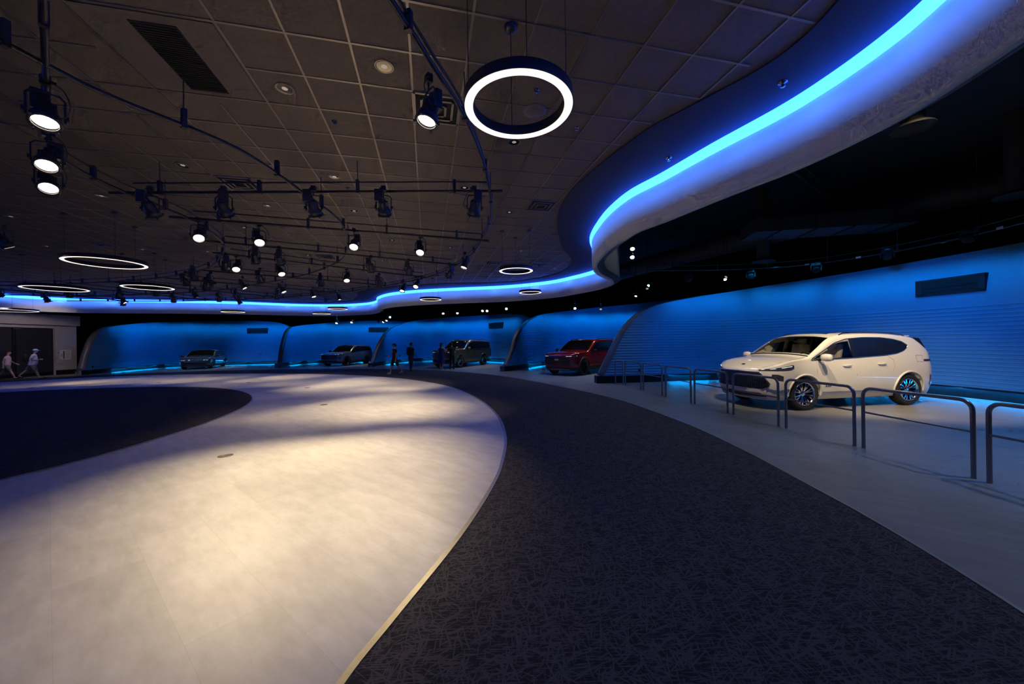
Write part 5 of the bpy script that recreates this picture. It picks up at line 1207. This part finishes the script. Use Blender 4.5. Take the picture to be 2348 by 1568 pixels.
def person(label, loc, face, pose, look):
    """local frame: +x = forward, z up. pose angles in degrees"""
    h = look.get('h', 1.75); s = h/1.75; fat = look.get('fat', 1.)
    root = empty('person', (loc[0], loc[1], .006), face); tag(root, label, 'person')
    V = Vector
    def leg(side, hip_a, knee_a):
        a = math.radians(hip_a); b = math.radians(hip_a-knee_a)
        hip = V((0, side*.095, 0)); kn = hip+V((math.sin(a), 0, -math.cos(a)))*.43; an = kn+V((math.sin(b), 0, -math.cos(b)))*.42
        fa = math.radians(pose.get('toe', 0)) if False else b*.5
        toe = an+V((math.cos(fa)*.17, side*.02, -.055+math.sin(fa)*.17)); heel = an+V((-.05, 0, -.05)); return hip, kn, an, toe, heel
    LL, RL = leg(1, *pose['l']), leg(-1, *pose['r'])
    low = min(min(p.z for p in (q[3], q[4])) for q in (LL, RL)); up = -low+.035
    P = lambda p: (V(p)+V((0, 0, up)))*s
    lean = math.radians(pose.get('lean', 0)); L = lambda x, y, z: V((math.sin(lean)*z+x*math.cos(lean), y, math.cos(lean)*z-x*math.sin(lean)))
    pel = V((0, 0, .02)); waist = L(0, 0, .18); chest = L(.0, 0, .40); neckb = L(-.005, 0, .53); neck = L(.01, 0, .60); headc = L(.02, 0, .70)
    def arm(side, sw, el, out=8):
        a = math.radians(sw); o = math.radians(out); sh = L(0, side*.185, .49)
        d = V((math.sin(a)*math.cos(o), side*math.sin(o), -math.cos(a)*math.cos(o))); e = sh+d*.29
        b = math.radians(sw+el); d2 = V((math.sin(b)*math.cos(o*.5), -side*math.sin(math.radians(pose.get('in', 0))), -math.cos(b)*math.cos(o*.5))); w_ = e+d2*.25; return sh, e, w_, d2
    LA, RA = arm(1, *pose['la']), arm(-1, *pose['ra'])
    nodes = []; edges = []
    def N(p, r, r2=None): nodes.append((tuple(P(p)), r*s, (r2 or r)*s)); return len(nodes)-1
    def E(a, b): edges.append((a, b))
    n0 = N(pel, .10*fat); n1 = N(waist, .10*fat); n2 = N(chest, .10); n3 = N(neckb, .055); n4 = N(neck, .05); n5 = N(headc-V((0, 0, .02)), .062); n6 = N(headc+V((0, 0, .05)), .06)
    for a, b in ((n0, n1), (n1, n2), (n2, n3), (n3, n4), (n4, n5), (n5, n6)): E(a, b)
    for q in (LL, RL):
        a = N(q[0]+V((0, 0, -.02)), .078*fat**.6); k_ = N(q[1], .052*fat**.4); c = N(q[1].lerp(q[2], .35), .054*fat**.4); an = N(q[2], .034); t = N(q[3]+V((-.02, 0, .02)), .028, .034); E(n0, a); E(a, k_); E(k_, c); E(c, an); E(an, t)
    for sd, q in ((1, LA), (-1, RA)):
        a = N(q[0], .048); e = N(q[1], .036); w_ = N(q[2], .024); E(n2, a); E(a, e); E(e, w_)
        d = q[3].normalized(); pal = N(q[2]+d*.05, .016, .034); E(w_, pal)
        side_ = V((1, 0, 0)) if abs(d.x) < .7 else V((0, 0, 1)); side_ = (side_-d*side_.dot(d)).normalized(); cur = d.cross(side_)*sd*-1
        for k_, (o, l) in enumerate(((.028, .062), (.010, .07), (-.009, .066), (-.026, .052))):
            b0 = N(q[2]+d*.095+side_*o, .0095); b1 = N(q[2]+d*(.095+l*.55)+side_*o*1.1+cur*.008, .008); b2 = N(q[2]+d*(.095+l*.9)+side_*o*1.1+cur*.026, .007); E(pal, b0); E(b0, b1); E(b1, b2)
        t0 = N(q[2]+d*.045+side_*.036, .010); t1 = N(q[2]+d*.085+side_*.056+cur*.01, .0085); E(pal, t0); E(t0, t1)
    skinm = look['skin']; body = skin_mesh('body', nodes, edges, skinm, root)
    # head with face
    hy = look.get('head_turn', 0)*PI/180; R = Matrix.Rotation(hy, 3, 'Z'); hc = P(headc+V((.0, 0, .03)))
    mb = MB(); n = 24; rings = []
    for i in range(13):
        t = PI*i/12; z = math.cos(t); r = math.sin(t)
        for k_ in range(n):
            a = 2*PI*k_/n; x, y = math.cos(a)*r, math.sin(a)*r
            jaw = 1-.30*max(0, -z)**1.2; X = x*.098*(jaw if x < 0 else 1-.12*max(0, -z)); Y = y*.076*jaw; Z = z*.118
            if abs(a) < .3 or abs(a-2*PI) < .3:
                if -.35 < z < .15: X += .018*(1-abs(z+.12)/.35)
            if x > .5 and .1 < z < .35 and .25 < abs(y) < .5: X -= .008
            if x > .6 and -.62 < z < -.45 and abs(y) < .45: X += .005
            rings.append(R @ V((X, Y, Z)))
    f = [(i*n+k_, (i+1)*n+k_, (i+1)*n+(k_+1) % n, i*n+(k_+1) % n) for i in range(12) for k_ in range(n)]
    mb.add([hc+p*s for p in rings], f, 0, True)
    for sd in (1, -1): mb.lathe([(0, -.012), (.022, -.01), (.028, 0), (.022, .01), (0, .012)], 12, R=R @ Matrix.Rotation(PI/2, 3, 'X'), c=hc+(R @ V((-.005, sd*.078, -.005)))*s)
    mb.build('head', skinm, root)
    mb = MB()
    for sd in (1, -1):
        mb.lathe([(0, -.009), (.009, -.005), (.011, 0), (.009, .005), (0, .009)], 10, c=hc+(R @ V((.084, sd*.03, .012)))*s); mb.box(hc+(R @ V((.09, sd*.03, .034)))*s, (.012, .032, .006), R)
    mb.build('eyes', M['trimb'], root)
    mb = MB(); mb.box(hc+(R @ V((.087, 0, -.062)))*s, (.01, .04, .008), R, bev=.002); mb.build('mouth', mat('lips', (.35, .12, .1), .5), root)
    # hair
    mb = MB(); vs = []; hl = look.get('hair_len', -.1); hr = look.get('hair_vol', .012)
    for i in range(11):
        t = PI*.70*i/10
        for k_ in range(n):
            a = 2*PI*k_/n; z = math.cos(t); r = math.sin(t); fr = math.cos(a)
            zz = max(z, .35 if fr > .45 else (hl if fr < .2 else .1)); r = math.sqrt(max(0, 1-zz*zz)) if zz > z and zz > 0 else r
            wob = 1+look.get('curl', 0)*math.sin(k_*2.7+i*1.9)
            vs.append(hc+(R @ V((fr*r*(.098+hr*wob), math.sin(a)*r*(.078+hr*wob), zz*.118+hr*.8*max(0, z))))*s)
    f = [(i*n+k_, (i+1)*n+k_, (i+1)*n+(k_+1) % n, i*n+(k_+1) % n) for i in range(10) for k_ in range(n)]
    mb.add(vs, f, 0, True); mb.build('hair', look['hair'], root)
    if look.get('long'):
        q = V((-.07, 0, -.05)); skin_mesh('long_hair', [(tuple(hc+(R @ V((-.05, 0, .03)))*s), .085, .085), (tuple(hc+(R @ V((-.075, 0, -.08)))*s), .07, .09), (tuple(hc+(R @ V((-.085, 0, -.22)))*s), .05, .085), (tuple(hc+(R @ V((-.085, 0, -.34)))*s), .03, .06)], [(0, 1), (1, 2), (2, 3)], look['hair'], root)
    if look.get('cap'):
        mb = MB(); mb.lathe([(0, .128), (.05, .122), (.088, .09), (.104, .045), (.106, .03), (.1, .03)], 24, R=R @ Matrix.Diagonal((1.05, .85, 1)), c=hc); mb.add([hc+R @ V(p) for p in [(.08, -.06, .035), (.17, -.045, .02), (.185, 0, .018), (.17, .045, .02), (.08, .06, .035), (.08, -.06, .045), (.17, -.045, .03), (.185, 0, .028), (.17, .045, .03), (.08, .06, .045)]], [(0, 1, 2, 3, 4), (9, 8, 7, 6, 5), (0, 5, 6, 1), (1, 6, 7, 2), (2, 7, 8, 3), (3, 8, 9, 4)]); mb.build('cap', look['cap'], root)
    # shirt
    if look.get('dress') is None:
        sl = look.get('sleeve', .55); mb = MB(); n2_ = 28; vs = []
        prof = [(-.07, .128*fat, .165*fat), (.05, .135*fat, .168*fat), (.18, .128*fat, .155*fat), (.32, .125*fat**.8, .175*fat**.7), (.42, .118, .185), (.48, .098, .165), (.525, .072, .10), (.55, .058, .065)]
        belly = max(0, fat-1)*.10
        for zz, rx, ry in prof:
            cx_ = belly*math.exp(-((zz-.12)/.16)**2)
            for k_ in range(n2_):
                a = 2*PI*k_/n2_; vs.append(P(L(math.cos(a)*rx+cx_, math.sin(a)*ry, zz)))
        mb.add(vs, [(i*n2_+k_, i*n2_+(k_+1) % n2_, (i+1)*n2_+(k_+1) % n2_, (i+1)*n2_+k_) for i in range(len(prof)-1) for k_ in range(n2_)], 0, True)
        for sd, q in ((1, LA), (-1, RA)):
            pts = [P(L(0, sd*.11, .485)), P(q[0]), P(q[0].lerp(q[1], sl*.5)), P(q[0].lerp(q[1], min(1, sl)))]; rr = [.035*s, .056*s*fat**.4, .060*s*fat**.4, .060*s*fat**.4]
            if sl >= 1: pts.append(P(q[2].lerp(q[1], .1))); rr.append(.038*s)
            mb.tube(pts, rr, 14)
        mb.build('shirt', look['shirt'], root)
        ln = look.get('leg', .8); mb = MB(); vs = []
        for zz, rx, ry in [(-.13, .10*fat, .14*fat), (-.06, .122*fat, .158*fat), (.02, .12*fat, .155*fat), (.08, .112*fat, .145*fat)]:
            for k_ in range(n2_):
                a = 2*PI*k_/n2_; vs.append(P(V((math.cos(a)*rx, math.sin(a)*ry, zz))))
        mb.add(vs, [(i*n2_+k_, i*n2_+(k_+1) % n2_, (i+1)*n2_+(k_+1) % n2_, (i+1)*n2_+k_) for i in range(3) for k_ in range(n2_)], 0, True)
        mb.add(vs[:n2_], [tuple(range(n2_))[::-1]])
        for q in (LL, RL):
            k1 = min(1, ln); pts = [P(q[0]+V((0, 0, .0))), P(q[0].lerp(q[1], k1*.35)), P(q[0].lerp(q[1], k1*.7)), P(q[0].lerp(q[1], k1))]; f_ = fat**.6; rr = [.094*s*f_, .096*s*f_, .088*s*f_, .084*s*f_]
            if ln > 1: rr[-1] = .068*s; pts += [P(q[1].lerp(q[2], (ln-1)*.5)), P(q[1].lerp(q[2], ln-1))]; rr += [.062*s, .055*s]
            mb.tube(pts, rr, 14)
        mb.build('trousers' if ln > 1 else 'shorts', look['pants'], root)
    else:
        mb = MB(); base = P(V((0, 0, -.52))); prof = []
        top_ = P(neckb+V((0, 0, -.02))); H_ = top_.z-base.z
        vs = []; n2_ = 32
        for i in range(15):
            t = i/14; z = base.z+H_*t; rx = lerp_tab([(0, .24), (.35, .20), (.58, .155), (.72, .12), (.88, .135), (.97, .11), (1, .06)], t)*s; ry = lerp_tab([(0, .27), (.35, .23), (.58, .18), (.72, .14), (.88, .20), (.97, .17), (1, .07)], t)*s
            for k_ in range(n2_):
                a = 2*PI*k_/n2_; w_ = 1+.05*math.sin(a*7)*(1-t)**1.5; vs.append(V((math.cos(a)*rx*w_, math.sin(a)*ry*w_, z)))
        mb.add(vs, [(i*n2_+k_, i*n2_+(k_+1) % n2_, (i+1)*n2_+(k_+1) % n2_, (i+1)*n2_+k_) for i in range(14) for k_ in range(n2_)], 0, True); mb.build('dress', look['dress'], root)
    # shoes
    for q in (LL, RL):
        skin_mesh('shoe', [(tuple(P(q[4]+V((.0, 0, .0)))), .038*s, .034*s), (tuple(P(q[2].lerp(q[3], .35)+V((0, 0, -.035)))), .046*s, .04*s), (tuple(P(q[3]+V((.01, 0, .004)))), .034*s, .042*s)], [(0, 1), (1, 2)], look['shoe'], root)
        if look.get('sock'): skin_mesh('sock', [(tuple(P(q[2]+V((0, 0, -.02)))), .042*s, .042*s), (tuple(P(q[2].lerp(q[1], .16))), .044*s, .044*s)], [(0, 1)], look['sock'], root)
    if look.get('print'):
        mb = MB(); mb.box(P(L(.128, 0, .38)), (.012, .14, .06), bev=.0); mb.box(P(L(.13, 0, .44)), (.01, .09, .03)); mb.build('shirt_print', look['print'], root)
    return root, P, L, dict(LA=LA, RA=RA)
def backpack(label, loc, face, P, L, m_, tilt=0, strap=None, off=-.20):
    t = empty('backpack', (loc[0], loc[1], .006), face); tag(t, label, 'backpack')
    c = P(L(off, 0, .30)); c = Vector(c)
    mb = MB(); vs = []; n = 20
    for i in range(13):
        tt = i/12; z = -.24+.48*tt; w = .155*(1-abs(2*tt-1)**4*.45); d = .085*(1-abs(2*tt-1)**3*.5)
        for k_ in range(n):
            a = 2*PI*k_/n; ca_, sa_ = math.cos(a), math.sin(a); vs.append(c+Vector((d*math.copysign(abs(ca_)**.6, ca_), w*math.copysign(abs(sa_)**.6, sa_), z)))
    mb.add(vs, [(i*n+k_, i*n+(k_+1) % n, (i+1)*n+(k_+1) % n, (i+1)*n+k_) for i in range(12) for k_ in range(n)], 0, True)
    mb.add(vs[-n:], [tuple(range(n))]); mb.add(vs[:n], [tuple(range(n))[::-1]]); mb.build('main_bag', m_, t)
    mb = MB(); mb.box(c+Vector((-.09, 0, -.07)), (.05, .22, .2), bev=.02); mb.build('front_pocket', m_, t)
    for sd in (1, -1):
        mb = MB(); pts = [c+Vector((.06, sd*.08, .2)), c+Vector((.14, sd*.09, .255)), c+Vector((.26, sd*.10, .2)), c+Vector((.325, sd*.11, .05)), c+Vector((.27, sd*.14, -.12)), c+Vector((.07, sd*.13, -.2))]
        mb.tube(catmull(pts, 5), .016, 6); mb.build('strap', strap or m_, t)
    return t
def build_people():
    sk1 = mat('skin_light', (.52, .31, .22), .55, 0, .05, 20); sk2 = mat('skin_tan', (.36, .21, .15), .55, 0, .05, 20)
    cloth = lambda n, c: mat(n, c, .85, 0, .12, 25)
    dark_hair = cloth('dark_brown_hair', (.025, .018, .014)); grey_hair = cloth('grey_brown_hair', (.16, .12, .09)); blk = cloth('black_cloth', (.012, .012, .014)); navy = cloth('navy_cloth', (.02, .025, .05))
    white = cloth('white_cloth', (.62, .62, .66)); grey = cloth('grey_cloth', (.16, .15, .14)); pink = cloth('pink_cloth', (.52, .34, .40)); blue = cloth('royal_blue_cloth', (.012, .022, .17)); green = cloth('dark_green_cloth', (.012, .03, .03))
    shoe_w = cloth('pale_shoe', (.45, .42, .42)); shoe_b = cloth('black_shoe', (.015, .015, .015)); sock = cloth('white_sock', (.6, .6, .6))
    fc = lambda x, y: math.atan2(y, x)
    # pink-shirt walker cut by the left edge, heading right
    person('person in pink t-shirt and grey shorts walking at the left edge', (-28.9, 20.75), fc(.80, .60), dict(l=(-25, 12), r=(24, 4), lean=3, la=(12, 40), ra=(-20, 20)), dict(h=1.66, skin=sk1, hair=dark_hair, shirt=pink, pants=grey, leg=.85, shoe=shoe_b, fat=1.06, hair_len=-.25))
    # heavy man with white shirt, cap and backpack striding right
    l_ = (-27.25, 20.6); f_ = fc(.76, .65)
    r, P, L, A = person('person in white shirt, grey shorts and cap striding past the dark doors', l_, f_, dict(l=(-30, 14), r=(20, 3), lean=8, la=(-20, 112), ra=(-12, 108), **{'in': 25}), dict(h=1.74, skin=sk1, hair=grey_hair, shirt=white, pants=grey, leg=.9, shoe=shoe_b, sock=sock, fat=1.27, cap=mat('pale_blue_cap', (.25, .38, .6), .7)))
    backpack('black backpack with white tags on the back of the striding man in the cap', l_, f_, P, L, blk, off=-.27)
    # boy in black t-shirt walking left, holding a phone
    l_ = (-6.58, 20.25); f_ = fc(-.75, -.66)
    r, P, L, A = person('curly-haired youth in black t-shirt and shorts walking with a phone', l_, f_, dict(l=(-22, 16), r=(16, 2), lean=-2, la=(0, 8), ra=(5, 75)), dict(h=1.70, skin=sk1, hair=dark_hair, hair_len=-.45, hair_vol=.03, curl=.35, shirt=blk, pants=blk, leg=1.0, shoe=shoe_w, sock=sock, head_turn=25, print=cloth('red_white_print', (.6, .25, .25)), fat=.95))
    hand = A['RA'][2]+A['RA'][3].normalized()*.11; hp = Matrix.Rotation(f_, 3, 'Z') @ Vector(P(hand+Vector((0, 0, .025))))
    mb = MB(); mb.box((0, 0, 0), (.15, .075, .009), bev=.006); mb.box((0, 0, .005), (.135, .066, .001), mi=1); o = mb.build('phone', [M['trimb'], mat('phone_screen', (.3, .3, .35), .1)]); o.location = (l_[0]+hp.x, l_[1]+hp.y, hp.z+.006); o.rotation_euler = (0, 0, f_); tag(o, 'phone held out by the youth in the black t-shirt', 'phone')
    # man seen from behind with backpack
    l_ = (-6.2, 22.2); f_ = fc(.35, .93)
    r, P, L, A = person('person in dark clothes seen from behind beside the walking youth', l_, f_, dict(l=(6, 4), r=(-8, 4), lean=2, la=(6, 12), ra=(4, 40)), dict(h=1.72, skin=sk2, hair=dark_hair, hair_len=-.5, shirt=green, pants=navy, leg=1.95, shoe=shoe_b, fat=1.1, head_turn=-10))
    backpack('black backpack on the person seen from behind', l_, f_, P, L, blk, off=-.2)
    # woman in blue dress
    l_ = (-4.5, 23.0); f_ = fc(.2, .95)
    person('person in a long royal blue dress before the grille of the grey green SUV', l_, f_, dict(l=(4, 2), r=(-5, 2), lean=2, la=(30, 70), ra=(25, 80), **{'in': 10}), dict(h=1.68, skin=sk1, hair=dark_hair, long=True, dress=blue, shoe=shoe_w, fat=.95, hair_vol=.02))
    # man in dark clothes
    l_ = (-3.85, 23.2); f_ = fc(-.5, .86)
    person('person in dark clothes standing at the bonnet of the grey green SUV', l_, f_, dict(l=(5, 3), r=(-4, 2), lean=4, la=(30, 60), ra=(15, 30)), dict(h=1.70, skin=sk2, hair=dark_hair, shirt=blk, pants=blk, leg=1.95, sleeve=.6, shoe=shoe_b, fat=1.0, hair_len=-.4))
build_people()
